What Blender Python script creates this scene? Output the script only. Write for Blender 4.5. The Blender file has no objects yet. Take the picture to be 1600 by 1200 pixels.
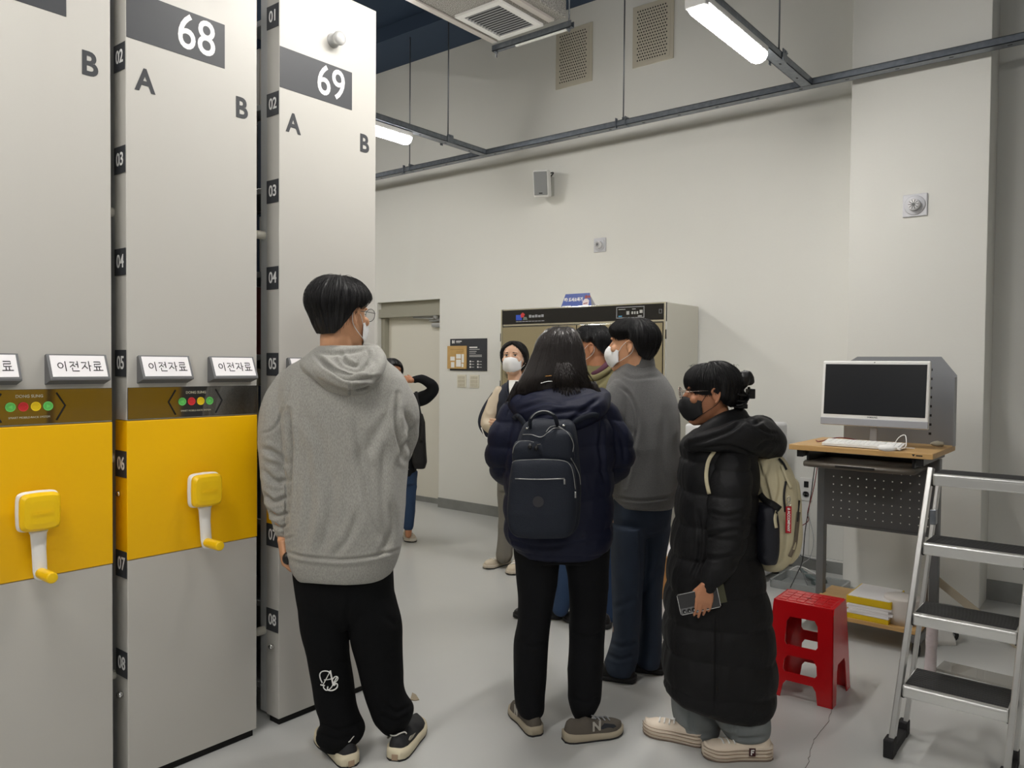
import bpy, bmesh, math, random
import numpy as np
from mathutils import Vector, Matrix, noise
random.seed(7)
S = bpy.context.scene
COL = S.collection
PI = math.pi

# ------------------------------------------------------------------ camera
CAM_H, CAM_F = 1.48, 1225.0
YAW, PITCH, ROLL = math.radians(38.9), math.radians(-1.42), math.radians(0.49)
FWD = Vector((-math.sin(YAW) * math.cos(PITCH), math.cos(YAW) * math.cos(PITCH), math.sin(PITCH)))
_r = Vector((math.cos(YAW), math.sin(YAW), 0)); _u = _r.cross(FWD)
RIGHT = _r * math.cos(ROLL) + _u * math.sin(ROLL)
UP = -_r * math.sin(ROLL) + _u * math.cos(ROLL)
CAM = Vector((0, 0, CAM_H))
cd = bpy.data.cameras.new('camera'); cam = bpy.data.objects.new('camera', cd); COL.objects.link(cam)
cam.matrix_world = Matrix((RIGHT, UP, -FWD)).transposed().to_4x4(); cam.location = CAM
cd.sensor_fit = 'HORIZONTAL'; cd.sensor_width = 36.0; cd.lens = 36.0 * CAM_F / 1600.0
cd.clip_start = 0.05; cd.clip_end = 60
S.camera = cam

# ------------------------------------------------------------------ world and exposure
S.view_settings.view_transform = 'Standard'; S.view_settings.look = 'None'
S.view_settings.exposure = 0.0; S.view_settings.gamma = 1.0; S.view_settings.use_curve_mapping = False
W = bpy.data.worlds.new('world'); S.world = W; W.use_nodes = True
W.node_tree.nodes['Background'].inputs[0].default_value = (0.5, 0.52, 0.55, 1)
W.node_tree.nodes['Background'].inputs[1].default_value = 0.02
LAMP_POWER = 80.0      # emission strength of the diffusers

# ------------------------------------------------------------------ helpers
def ray(px, py): return RIGHT * ((px - 800) / CAM_F) - UP * ((py - 600) / CAM_F) + FWD
def on_z(px, py, z=0.0): d = ray(px, py); return CAM + d * ((z - CAM_H) / d.z)
def on_x(px, py, x): d = ray(px, py); return CAM + d * (x / d.x)
def on_y(px, py, y): d = ray(px, py); return CAM + d * (y / d.y)
def J(px, py, depth): return CAM + ray(px, py) * depth      # point at a distance in front of the camera
HR = Vector((math.cos(YAW), math.sin(YAW), 0)); HF = Vector((-math.sin(YAW), math.cos(YAW), 0)); Z = Vector((0, 0, 1))

def lin(c): c /= 255.0; return c / 12.92 if c <= 0.04045 else ((c + 0.055) / 1.055) ** 2.4
def rgb(r, g, b): return (lin(r), lin(g), lin(b), 1)
MATS = {}
def mat(name, col, rough=0.6, metal=0.0, bump=None, var=None, spec=0.5, sheen=0.0, coat=0.0, trans=0.0, emit=0.0, ior=1.45, aniso=None, alpha=1.0):
    """Principled material; bump=(noise scale, strength[, (sx,sy,sz)]); var=(noise scale, second colour, contrast)."""
    if name in MATS: return MATS[name]
    m = bpy.data.materials.new(name); m.use_nodes = True; MATS[name] = m
    nt = m.node_tree; N = nt.nodes; L = nt.links; b = N['Principled BSDF']
    b.inputs['Base Color'].default_value = col; b.inputs['Roughness'].default_value = rough
    b.inputs['Metallic'].default_value = metal; b.inputs['Specular IOR Level'].default_value = spec
    b.inputs['Sheen Weight'].default_value = sheen; b.inputs['Coat Weight'].default_value = coat
    b.inputs['Transmission Weight'].default_value = trans; b.inputs['IOR'].default_value = ior
    b.inputs['Alpha'].default_value = alpha
    if emit: b.inputs['Emission Color'].default_value = col; b.inputs['Emission Strength'].default_value = emit
    tc = N.new('ShaderNodeTexCoord')
    def tex(scale, st=None, detail=4.0):
        n = N.new('ShaderNodeTexNoise'); n.inputs['Scale'].default_value = scale; n.inputs['Detail'].default_value = detail
        if st:
            mp = N.new('ShaderNodeMapping'); mp.inputs['Scale'].default_value = st
            L.new(tc.outputs['Object'], mp.inputs['Vector']); L.new(mp.outputs[0], n.inputs['Vector'])
        else: L.new(tc.outputs['Object'], n.inputs['Vector'])
        return n
    if var:
        n = tex(var[0], var[3] if len(var) > 3 else None, 5.0); r = N.new('ShaderNodeMapRange')
        c = var[2]; r.inputs['From Min'].default_value = 0.5 - c; r.inputs['From Max'].default_value = 0.5 + c
        mx = N.new('ShaderNodeMix'); mx.data_type = 'RGBA'
        mx.inputs['A'].default_value = col; mx.inputs['B'].default_value = var[1]
        L.new(n.outputs['Fac'], r.inputs['Value']); L.new(r.outputs[0], mx.inputs['Factor']); L.new(mx.outputs['Result'], b.inputs['Base Color'])
    if bump:
        n = tex(bump[0], bump[2] if len(bump) > 2 else None); bp = N.new('ShaderNodeBump')
        bp.inputs['Strength'].default_value = bump[1]; bp.inputs['Distance'].default_value = 0.01
        L.new(n.outputs['Fac'], bp.inputs['Height']); L.new(bp.outputs[0], b.inputs['Normal'])
    return m

ORG = {}          # world origin of every thing, by object name
def tag(o, label=None, cat=None, group=None, kind=None):
    for k, v in (('label', label), ('category', cat), ('group', group), ('kind', kind)):
        if v: o[k] = v
    return o
def thing(name, label, cat, loc=(0, 0, 0), group=None):
    o = bpy.data.objects.new(name, None); COL.objects.link(o); o.location = loc; o.empty_display_size = 0.1
    ORG[o.name] = Vector(loc); return tag(o, label, cat, group)
def org(o): return ORG.get(o.name, Vector((0, 0, 0))) if o is not None else Vector((0, 0, 0))
def link_mesh(name, me, parent=None, label=None):
    o = bpy.data.objects.new(name, me); COL.objects.link(o)
    if parent is not None:
        o.parent = parent; ORG[o.name] = org(parent)
    if label: o['label'] = label
    return o
def rrect(x0, x1, z0, z1, r=0.0, n=4):
    if r <= 0: return [(x0, z0), (x1, z0), (x1, z1), (x0, z1)]
    out = []
    for cx, cz, a0 in ((x1 - r, z0 + r, -PI / 2), (x1 - r, z1 - r, 0), (x0 + r, z1 - r, PI / 2), (x0 + r, z0 + r, PI)):
        for k in range(n + 1): a = a0 + PI / 2 * k / n; out.append((cx + r * math.cos(a), cz + r * math.sin(a)))
    return out
class MB:
    """Collects shapes (world coordinates) and links them as ONE mesh object."""
    def __init__(s): s.b = bmesh.new(); s.mi = 0
    def _fin(s, n0):
        s.b.faces.ensure_lookup_table()
        for f in s.b.faces[n0:]: f.material_index = s.mi
    def box(s, x0, x1, y0, y1, z0, z1, bev=0.0, M=None, seg=2):
        n0 = len(s.b.faces)
        r = bmesh.ops.create_cube(s.b, size=1.0); vs = r['verts']
        for v in vs: v.co = Vector(((x0 + x1) / 2 + v.co.x * (x1 - x0), (y0 + y1) / 2 + v.co.y * (y1 - y0), (z0 + z1) / 2 + v.co.z * (z1 - z0)))
        if bev > 0:
            es = list({e for v in vs for e in v.link_edges})
            r = bmesh.ops.bevel(s.b, geom=es, offset=bev, segments=seg, profile=0.5, affect='EDGES')
            vs = r['verts'] + [v for v in vs if v.is_valid]
            vs = list({v for v in vs if v.is_valid})
        if M is not None:
            for v in vs: v.co = M @ v.co
        s._fin(n0); return s
    def cyl(s, p, q, r, r2=None, seg=20, cap=True, hole=None):
        n0 = len(s.b.faces); p = Vector(p); q = Vector(q); d = (q - p); r2 = r if r2 is None else r2
        a = d.orthogonal().normalized(); b = d.normalized().cross(a)
        A = []; B = []
        for i in range(seg):
            t = 2 * PI * i / seg; o = a * math.cos(t) + b * math.sin(t)
            A.append(s.b.verts.new(p + o * r)); B.append(s.b.verts.new(q + o * r2))
        for i in range(seg):
            j = (i + 1) % seg; s.b.faces.new((A[i], A[j], B[j], B[i])).smooth = True
        if cap: s.b.faces.new(A[::-1]); s.b.faces.new(B)
        s._fin(n0); return s
    def tube(s, pts, r, seg=8, smooth=0, cap=True):
        pts = [Vector(p) for p in pts]
        if smooth: pts = catmull(pts, smooth)
        rr = r if hasattr(r, '__len__') else [r] * len(pts)
        if len(rr) != len(pts): rr = [rr[min(len(rr) - 1, int(i * len(rr) / len(pts)))] for i in range(len(pts))]
        n0 = len(s.b.faces); rings = []; t = (pts[1] - pts[0]).normalized(); a = t.orthogonal().normalized()
        for i, p in enumerate(pts):
            t2 = (pts[min(i + 1, len(pts) - 1)] - pts[max(i - 1, 0)]); t2 = t2.normalized() if t2.length > 1e-9 else t
            a = (a - t2 * a.dot(t2)); a = a.normalized() if a.length > 1e-6 else t2.orthogonal().normalized(); b = t2.cross(a); t = t2
            rings.append([s.b.verts.new(p + (a * math.cos(2 * PI * k / seg) + b * math.sin(2 * PI * k / seg)) * rr[i]) for k in range(seg)])
        for A, B in zip(rings, rings[1:]):
            for k in range(seg):
                j = (k + 1) % seg; s.b.faces.new((A[k], A[j], B[j], B[k])).smooth = True
        if cap: s.b.faces.new(rings[0][::-1]); s.b.faces.new(rings[-1])
        s._fin(n0); return s
    def prism(s, poly, o, u, v, depth):
        """poly: 2D outline in plane (o,u,v), extruded by depth along u x v."""
        n0 = len(s.b.faces); o, u, v = Vector(o), Vector(u), Vector(v); n = u.cross(v).normalized() * depth
        A = [s.b.verts.new(o + u * a + v * b) for a, b in poly]; B = [s.b.verts.new(o + u * a + v * b + n) for a, b in poly]
        s.b.faces.new(A[::-1]); s.b.faces.new(B)
        for i in range(len(A)):
            j = (i + 1) % len(A); s.b.faces.new((A[i], A[j], B[j], B[i]))
        s._fin(n0); return s
    def plate(s, outer, holes, o, u, v, depth, warp=None):
        """flat plate with holes, thickness along u x v"""
        n0 = len(s.b.faces); o, u, v = Vector(o), Vector(u), Vector(v); n = u.cross(v).normalized() * depth
        tb = bmesh.new(); es = []
        for lp in [outer] + list(holes):
            vs = [tb.verts.new((a, c, 0)) for a, c in lp]
            for i in range(len(vs)): es.append(tb.edges.new((vs[i], vs[(i + 1) % len(vs)])))
        bmesh.ops.triangle_fill(tb, edges=es, use_beauty=True)
        r = bmesh.ops.extrude_face_region(tb, geom=tb.faces[:]); top = {w for w in r['geom'] if isinstance(w, bmesh.types.BMVert)}
        bmesh.ops.recalc_face_normals(tb, faces=tb.faces)
        for w in tb.verts:
            p = o + u * w.co.x + v * w.co.y + (n if w in top else Vector((0, 0, 0))); w.co = warp(p) if warp else p
        me = bpy.data.meshes.new('t'); tb.to_mesh(me); tb.free(); s.b.from_mesh(me); bpy.data.meshes.remove(me); s._fin(n0); return s
    def loft(s, rings, cap=True, smooth=True, closed=True):
        n0 = len(s.b.faces); V = [[s.b.verts.new(p) for p in r] for r in rings]; n = len(V[0])
        for A, B in zip(V, V[1:]):
            for k in range(n if closed else n - 1):
                j = (k + 1) % n; s.b.faces.new((A[k], A[j], B[j], B[k])).smooth = smooth
        if cap: s.b.faces.new(V[0][::-1]).smooth = smooth; s.b.faces.new(V[-1]).smooth = smooth
        s._fin(n0); return s
    def lathe(s, prof, o, axis=(0, 0, 1), seg=32):
        o = Vector(o); ax = Vector(axis).normalized(); a = ax.orthogonal().normalized(); b = ax.cross(a)
        return s.loft([[o + ax * h + (a * math.cos(2 * PI * k / seg) + b * math.sin(2 * PI * k / seg)) * max(r, 1e-4) for k in range(seg)] for r, h in prof])
    def ell(s, c, r, M=None, sub=3):
        n0 = len(s.b.faces); q = bmesh.ops.create_icosphere(s.b, subdivisions=sub, radius=1.0)
        for v in q['verts']:
            p = Vector((v.co.x * r[0], v.co.y * r[1], v.co.z * r[2])); v.co = Vector(c) + (M @ p if M is not None else p)
        for f in s.b.faces[n0:]: f.smooth = True
        s._fin(n0); return s
    def text(s, body, size, o, u, v, depth=0.001, align='CENTER', bold=0.0, squeeze=1.0):
        c = bpy.data.curves.new('t', 'FONT'); c.body = body; c.size = size; c.align_x = align; c.align_y = 'CENTER'; c.offset = bold; c.extrude = depth / 2; c.resolution_u = 4
        ob = bpy.data.objects.new('t', c); COL.objects.link(ob)
        dg = bpy.context.evaluated_depsgraph_get(); me = bpy.data.meshes.new_from_object(ob.evaluated_get(dg))
        o, u, v = Vector(o), Vector(u), Vector(v); n = u.cross(v)
        for w in me.vertices: w.co = o + u * (w.co.x * squeeze) + v * w.co.y + n * w.co.z
        n0 = len(s.b.faces); s.b.from_mesh(me); s._fin(n0)
        bpy.data.objects.remove(ob); bpy.data.curves.remove(c); bpy.data.meshes.remove(me); return s
    def build(s, name, m, parent=None, label=None, fixn=True):
        if fixn: bmesh.ops.recalc_face_normals(s.b, faces=s.b.faces)
        me = bpy.data.meshes.new(name); s.b.to_mesh(me); s.b.free()
        for mm in (m if isinstance(m, (list, tuple)) else [m]): me.materials.append(mm)
        o = org(parent)
        if o.length: me.transform(Matrix.Translation(-o))
        return link_mesh(name, me, parent, label)
def catmull(P, n):
    P = [Vector(p) for p in P]; Q = [P[0] * 2 - P[1]] + P + [P[-1] * 2 - P[-2]]; out = []
    for i in range(1, len(Q) - 2):
        a, b, c, d = Q[i - 1:i + 3]
        for k in range(n):
            t = k / n; out.append(0.5 * ((2 * b) + (c - a) * t + (2 * a - 5 * b + 4 * c - d) * t * t + (3 * b - a - 3 * c + d) * t ** 3))
    out.append(P[-1]); return out
def copy_tree(o, parent=None):
    c = o.copy(); COL.objects.link(c); c.parent = parent; ORG[c.name] = org(o)
    for ch in list(o.children): copy_tree(ch, c)
    return c
def struct(o): o['kind'] = 'structure'; return o
XA, YA = Vector((1, 0, 0)), Vector((0, 1, 0))

# ------------------------------------------------------------------ materials of the room
M_WALL = mat('wall_paint', rgb(229, 229, 224), 0.85, bump=(60, 0.05), var=(1.2, rgb(225, 225, 220), 0.45))
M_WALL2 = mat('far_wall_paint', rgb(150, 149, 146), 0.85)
M_CEIL = mat('ceiling_navy_paint', rgb(45, 62, 84), 0.85)
M_FLOOR = mat('floor_grey_resin', rgb(194, 195, 193), 0.28, var=(1.5, rgb(187, 188, 186), 0.5), spec=0.5)
M_BASE = mat('baseboard_grey', rgb(142, 144, 142), 0.5, var=(6, rgb(125, 126, 124), 0.2))
M_RACK = mat('rack_white_enamel', rgb(193, 191, 185), 0.42, bump=(900, 0.03))
M_RACKG = mat('rack_grey_steel', rgb(170, 172, 172), 0.4, metal=0.2)
M_POST = mat('rack_dark_post', rgb(196, 198, 198), 0.45)
M_YEL = mat('yellow_enamel', rgb(246, 190, 0), 0.38, spec=0.5)
M_YEL2 = mat('yellow_plastic', rgb(248, 204, 20), 0.35)
M_DKTAG = mat('charcoal_vinyl', rgb(62, 64, 68), 0.5)
M_WHITE = mat('white_plastic', rgb(232, 232, 230), 0.4)
M_WPRINT = mat('white_print', rgb(240, 240, 238), 0.6)
M_BPRINT = mat('dark_print', rgb(58, 60, 64), 0.6)
M_INK = mat('black_ink', rgb(28, 28, 30), 0.6)
M_PAPER = mat('paper_white', rgb(240, 238, 240), 0.7)
M_GLOSSBLK = mat('smoked_glass', rgb(38, 38, 38), 0.05, spec=1.0, coat=1.0, ior=1.9)
M_GREYP = mat('grey_plastic', rgb(150, 152, 156), 0.45)
M_DGREYP = mat('dark_grey_plastic', rgb(105, 106, 108), 0.5)
M_BLACKP = mat('black_plastic', rgb(25, 25, 27), 0.4)
M_RUBBER = mat('black_rubber', rgb(30, 30, 32), 0.7)
M_CHROME = mat('chrome', rgb(220, 220, 220), 0.12, metal=1.0)
M_GALV = mat('galvanised_steel', rgb(138, 144, 152), 0.35, metal=0.75, var=(30, rgb(120, 126, 134), 0.2))
M_ALU = mat('brushed_aluminium', rgb(222, 222, 220), 0.3, metal=0.85, bump=(40, 0.04, (1, 1, 30)))
M_CLEAR = mat('clear_plastic', rgb(246, 246, 244), 0.12, trans=0.55, ior=1.25, spec=0.8)
M_DIFF = mat('lamp_diffuser', (1.0, 0.965, 0.915, 1), 0.5, emit=LAMP_POWER)
M_SEM = mat('black_plinth', rgb(18, 18, 18), 0.8)  # plain black of the rack plinths
# ------------------------------------------------------------------ the room
YW, XR0, XR1, YF, HC = 5.82, -11.0, 4.2, -5.5, 4.80
def wbox(name, *a, m=M_WALL, **k):
    b = MB(); b.box(*a, **k); return struct(b.build(name, m))
wbox('floor', XR0, XR1, YF, YW + 0.5, -0.1, 0.0, m=M_FLOOR)
wbox('ceiling', XR0, XR1, YF, YW + 0.5, HC, HC + 0.1, m=M_CEIL)
b = MB(); b.box(XR0, XR1, YW - 0.55, YW, HC - 0.14, HC - 0.002); struct(b.build('trim_1', mat('navy_beam', rgb(58, 74, 96), 0.85)))
DX0, DX1, DH = -6.62, -5.66, 2.15
b = MB(); b.box(XR0, DX0, YW, YW + 0.3, 0, HC); b.box(DX1, XR1, YW, YW + 0.3, 0, HC); b.box(DX0, DX1, YW, YW + 0.3, DH, HC)
struct(b.build('wall_back', M_WALL))
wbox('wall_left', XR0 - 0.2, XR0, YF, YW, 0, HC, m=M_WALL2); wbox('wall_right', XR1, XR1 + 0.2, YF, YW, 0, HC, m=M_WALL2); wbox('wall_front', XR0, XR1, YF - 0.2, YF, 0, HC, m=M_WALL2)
wbox('wall_column', -1.563, -0.760, 5.52, YW, 0, HC, bev=0.004)
b = MB(); b.box(DX1, -1.563, YW - 0.012, YW, 0, 0.10); b.box(-0.76, XR1, YW - 0.012, YW, 0, 0.13); struct(b.build('baseboard_back', M_BASE))
b = MB(); b.box(XR0, DX0, YW - 0.012, YW, 0, 0.10); struct(b.build('baseboard_left', M_BASE))
# thin dark gap over the baseboard joint (hairline)
# door recess, door leaf, frame head, closers
M_DOOR = mat('door_cream_paint', rgb(220, 217, 206), 0.55)
M_FRM = mat('door_frame_olive_grey', rgb(158, 156, 142), 0.5)
b = MB(); b.box(DX0, DX1, YW + 0.13, YW + 0.18, 0.01, DH - 0.16); door = struct(b.build('door_1', M_DOOR))
b = MB(); b.box(DX0, DX1, YW + 0.02, YW + 0.18, DH - 0.165, DH - 0.075); b.box(DX0, DX1, YW + 0.06, YW + 0.18, DH - 0.075, DH, bev=0.0)
b.box(DX0, DX0 + 0.05, YW + 0.06, YW + 0.18, 0, DH - 0.165); struct(b.build('trim_2', M_FRM))
b = MB(); b.box(DX0, DX1, YW + 0.115, YW + 0.13, 0.0, 0.055); struct(b.build('trim_3', M_BASE))
def closer():
    c = thing('door_closer', 'silver hydraulic closer with folding arm on the cream door', 'door closer', (-5.85, YW, 1.95))
    b = MB(); b.box(-5.90, -5.67, YW + 0.06, YW + 0.115, 2.005, 2.055, bev=0.012); b.box(-5.90, -5.67, YW + 0.075, YW + 0.13, 1.925, 1.975, bev=0.012); b.box(-5.86, -5.69, YW + 0.075, YW + 0.13, 1.865, 1.91, bev=0.012)
    b.build('closer_body', mat('closer_silver', rgb(172, 173, 172), 0.4, metal=0.2), c)
    b = MB(); b.tube([(-5.76, YW + 0.05, 1.985), (-6.08, YW + 0.03, 1.99), (-6.1, YW + 0.05, 1.975), (-5.80, YW + 0.06, 1.955)], 0.009, smooth=0); b.cyl((-5.76, YW + 0.03, 1.975), (-5.76, YW + 0.08, 1.975), 0.022); b.build('closer_arm', mat('closer_silver', rgb(172, 173, 172)), c)
closer()
# hairline crack in the floor coating
b = MB(); pts = []; rr = random.Random(3)
for i in range(26):
    t = i / 25.0; p = on_z(1300 - 50 * t + 4 * math.sin(t * 9), 1105 + 105 * t, 0.0009); pts.append(p + Vector((rr.uniform(-1, 1) * 0.004, rr.uniform(-1, 1) * 0.004, 0)))
b.tube(pts, 0.0011, seg=4); struct(b.build('trim_4', mat('floor_crack', rgb(120, 116, 110), 0.8)))
# ------------------------------------------------------------------ mobile racks
XF, RW, RH = -2.711, 0.505, 3.055
def make_rack(y0, num, label, detail=True, knob=True):
    R_ = thing('mobile_rack', label, 'rack', (XF, y0, 0), 'mobile racks with yellow crank panels')
    y1 = y0 + RW; xb = XF - 0.085
    b = MB(); b.box(xb, XF, y0, y1, 1.276, RH, bev=0.003); b.box(xb, XF, y0, y1, 0.028, 0.793, bev=0.003)
    fp = b.build('front_panel', M_RACK, R_)
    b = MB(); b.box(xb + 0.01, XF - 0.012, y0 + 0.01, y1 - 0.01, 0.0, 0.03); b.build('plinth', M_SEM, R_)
    b = MB(); b.box(xb - 0.001, XF + 0.002, y0 - 0.001, y1 + 0.001, 0.794, 1.275, bev=0.003); b.build('yellow_panel', M_YEL, R_, 'yellow middle panel')
    # steel shelving behind the front: uprights, shelves
    for a in (y0 + 0.004, y1 - 0.042):
        b = MB(); b.box(xb - 0.05, xb, a, a + 0.038, 0.03, RH - 0.05, bev=0.003); b.build('upright', M_POST, R_)
        b = MB(); b.box(xb - 5.02, xb - 4.97, a, a + 0.038, 0.0, RH - 0.05, bev=0.003); b.build('upright', M_POST, R_)
    for k in range(9):
        b = MB(); b.box(xb - 5.0, xb - 0.002, y0 + 0.03, y1 - 0.03, 0.10 + 0.347 * k, 0.125 + 0.347 * k, bev=0.002); b.build('shelf', M_RACKG, R_)
    b = MB(); b.box(xb - 5.0, xb - 0.003, (y0 + y1) / 2 - 0.006, (y0 + y1) / 2 + 0.006, 0.1, RH - 0.1); b.build('middle_panel', M_RACKG, R_)
    # smoked glass control strip with its lights
    b = MB(); b.box(XF, XF + 0.004, y0 + 0.001, y1 - 0.001, 1.280, 1.390, bev=0.001); st = b.build('control_strip', M_GLOSSBLK, R_)
    cy = y0 + 0.249 if num != '67' else y0 + 0.252
    for k, (c, nm) in enumerate((((96, 186, 92), 'green'), ((196, 48, 52), 'red'), ((222, 190, 30), 'yellow'), ((84, 180, 80), 'green'))):
        y = cy + (k - 1.5) * 0.0355
        b = MB(); b.cyl((XF + 0.004, y, 1.336), (XF + 0.0065, y, 1.336), 0.0145, seg=24)
        b.mi = 1; b.cyl((XF + 0.0062, y, 1.336), (XF + 0.007, y, 1.336), 0.0120, seg=24)
        if k in (0, 3):
            b.mi = 0; s_ = -1 if k == 0 else 1
            b.prism([(-0.005 * s_, -0.006), (0.007 * s_, 0.0), (-0.005 * s_, 0.006)], (XF + 0.007, y, 1.336), YA, Z, 0.0005)
        else: b.mi = 0; b.text('STOP' if k == 1 else 'LOCK', 0.0075, (XF + 0.0073, y, 1.336), YA, Z, 0.0005)
        b.build('button', [mat('button_%s_rim' % nm, rgb(*[min(255, int(v * 1.12 + 10)) for v in c]), 0.4), mat('button_' + nm, rgb(*c), 0.35, emit=0.12)], st, nm + ' round button')
    for s_ in (-1, 1):
        b = MB()
        a = cy + s_ * 0.078; q = cy + s_ * 0.104
        b.tube([(XF + 0.0045, a, 1.378), (XF + 0.0045, q, 1.336), (XF + 0.0045, a, 1.290)], 0.0028, seg=6)
        b.build('chevron', M_INK, st)
    b = MB(); b.text('DONG SUNG', 0.013, (XF + 0.0045, cy, 1.368), YA, Z, 0.0006, bold=0.0003)
    b.text('SMART MOBILE-RACK SYSTEM', 0.0088, (XF + 0.0045, cy, 1.302), YA, Z, 0.0006); b.build('lettering', mat('strip_print', rgb(186, 182, 160), 0.5), st)
    # number banner and the two side letters
    b = MB(); b.box(XF, XF + 0.0015, y0 + 0.002, y0 + 0.367, 2.580, 2.742); bn = b.build('number_banner', M_DKTAG, R_)
    b = MB(); b.text(num, 0.178, (XF + 0.002, y0 + 0.255, 2.661), YA, Z, 0.001, bold=0.0012, squeeze=0.86); b.build('number', M_WPRINT, bn)
    b = MB(); b.text('A', 0.108, (XF + 0.001, y0 + 0.066, 2.446), YA, Z, 0.001, bold=0.0028, squeeze=0.9); b.build('side_letter', M_BPRINT, R_)
    b = MB(); b.text('B', 0.108, (XF + 0.001, y0 + 0.437, 2.448), YA, Z, 0.001, bold=0.0028, squeeze=0.9); b.build('side_letter', M_BPRINT, R_)
    # two sloping label holders
    for yc in (y0 + 0.126, y0 + 0.389):
        w = 0.092
        b = MB(); b.prism([(0, 1.496), (0.012, 1.501), (0.046, 1.424), (0.046, 1.418), (0.0, 1.404)], (XF, yc + w, 0), XA, Z, 2 * w)
        hd = b.build('label_holder', M_DGREYP, R_)
        sl = Vector((0.034, 0, -0.077)).normalized(); up = -sl; o = Vector((XF + 0.029, yc, 1.4625)); n = YA.cross(up)
        b = MB(); b.prism([(-w + 0.008, -0.037), (w - 0.008, -0.037), (w - 0.008, 0.037), (-w + 0.008, 0.037)], o + n * 0.0006, YA, up, 0.001)
        b.mi = 1; s_ = 0.034                                  # four hand-written syllables as strokes
        def st_(x, y, *pl): b.tube([o + n * 0.0022 + YA * (x + a * s_ * 0.92) + up * (y + c * s_) for a, c in pl], 0.0015, seg=6)
        x = -0.066; y = -0.018
        circ = [(0.30 + 0.24 * math.cos(t), 0.58 + 0.26 * math.sin(t)) for t in np.linspace(0, 2 * PI, 16)]
        st_(x, y, *circ); st_(x, y, (0.78, 1.0), (0.78, 0.0))
        x += s_ * 1.05; st_(x, y, (0.08, 0.92), (0.52, 0.92), (0.34, 0.66), (0.05, 0.42)); st_(x, y, (0.32, 0.66), (0.56, 0.46)); st_(x, y, (0.82, 1.02), (0.82, 0.36)); st_(x, y, (0.60, 0.70), (0.82, 0.70)); st_(x, y, (0.26, 0.34), (0.26, 0.02), (0.90, 0.02))
        x += s_ * 1.05; st_(x, y, (0.06, 0.90), (0.54, 0.90), (0.36, 0.56), (0.04, 0.24)); st_(x, y, (0.34, 0.56), (0.62, 0.26)); st_(x, y, (0.80, 1.02), (0.80, 0.0)); st_(x, y, (0.80, 0.54), (0.99, 0.54))
        x += s_ * 1.05; st_(x, y, (0.16, 0.96), (0.80, 0.96), (0.80, 0.72), (0.18, 0.72), (0.18, 0.46), (0.86, 0.46)); st_(x, y, (0.36, 0.40), (0.36, 0.10)); st_(x, y, (0.64, 0.40), (0.64, 0.10)); st_(x, y, (0.02, 0.08), (0.99, 0.08))
        b.build('paper_label', [M_PAPER, M_INK], hd)
    # crank handle
    cyk, cz = y0 + 0.262, 1.012
    def plate(h, w0, zz, x0, x1, bulge, rr=0.018):
        out = []
        for i in range(40):
            t = 2 * PI * i / 40; c_, s2 = math.cos(t), math.sin(t); e = 0.26
            a = math.copysign(abs(c_) ** e, c_); bb = math.copysign(abs(s2) ** e, s2)
            out.append((a * w0 * (1 + 0.04 * (1 - bb * bb)), bb * h * (1 + 0.06 * (1 - a * a))))
        rings = []
        for f, x in ((0.96, x0), (1.0, x0 + 0.003), (1.0, x1 - 0.012), (0.86, x1), (0.6, x1 + bulge * 0.35), (0.3, x1 + bulge * 0.4)): rings.append([Vector((x, cyk + a * f, zz + c * f)) for a, c in out])
        return rings
    b = MB(); b.cyl((XF, cyk, cz), (XF + 0.03, cyk, cz), 0.03); b.loft(plate(0.060, 0.060, cz, XF + 0.028, XF + 0.048, 0.002)); ck = b.build('crank_handle', M_WHITE, R_, 'white crank body')
    b = MB(); b.loft(plate(0.056, 0.056, cz, XF + 0.046, XF + 0.072, 0.006), smooth=False); b.text('DONG SUNG', 0.010, (XF + 0.0785, cyk, cz), YA, Z, 0.0008); b.build('crank_cover', M_YEL2, ck, 'yellow plastic crank cover')
    b = MB(); rings = []
    for zz, w, xo in ((cz - 0.045, 0.036, 0.030), (cz - 0.072, 0.024, 0.030), (cz - 0.12, 0.021, 0.032), (cz - 0.185, 0.021, 0.040), (cz - 0.205, 0.018, 0.042), (cz - 0.214, 0.008, 0.044)):
        rings.append([Vector((XF + xo + 0.011 + 0.010 * math.sin(t), cyk + w * math.cos(t), zz)) for t in np.linspace(0, 2 * PI, 21)[:-1]])
    b.loft(rings); b.build('crank_arm', M_WHITE, ck)
    b = MB(); g0 = Vector((XF + 0.05, cyk, cz - 0.192)); b.lathe([(0.0, 0.0), (0.016, 0.0), (0.0165, 0.01), (0.0175, 0.07), (0.017, 0.092), (0.0155, 0.096), (0.013, 0.0965), (0.0, 0.0975)], g0, (1, 0, 0), 24); b.build('crank_grip', M_YEL2, ck, 'yellow crank grip')
    # clear round sensor dome near the top
    b = MB(); b.lathe([(0.0, 0.0), (0.030, 0.0), (0.030, 0.006), (0.024, 0.008), (0.020, 0.020), (0.026, 0.030), (0.029, 0.042), (0.027, 0.052), (0.018, 0.055), (0.0, 0.0555)], (XF, y0 + 0.264, 2.846), (1, 0, 0), 32); b.build('sensor_dome', M_CLEAR, R_, 'clear round sensor dome')
    # numbered tags on the narrow side
    for k in range(1, 9):
        zc = 2.867 - 0.3485 * (k - 1)
        b = MB(); b.box(xb + 0.002, XF - 0.001, y0 - 0.0025, y0 - 0.0012, zc - 0.046, zc + 0.046)
        b.mi = 1; b.text('%02d' % k, 0.063, ((xb + XF) / 2 + 0.002, y0 - 0.003, zc), XA, Z, 0.0008, bold=0.0009, squeeze=0.86)
        b.build('tier_tag', [M_DKTAG, M_WPRINT], R_)
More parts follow.
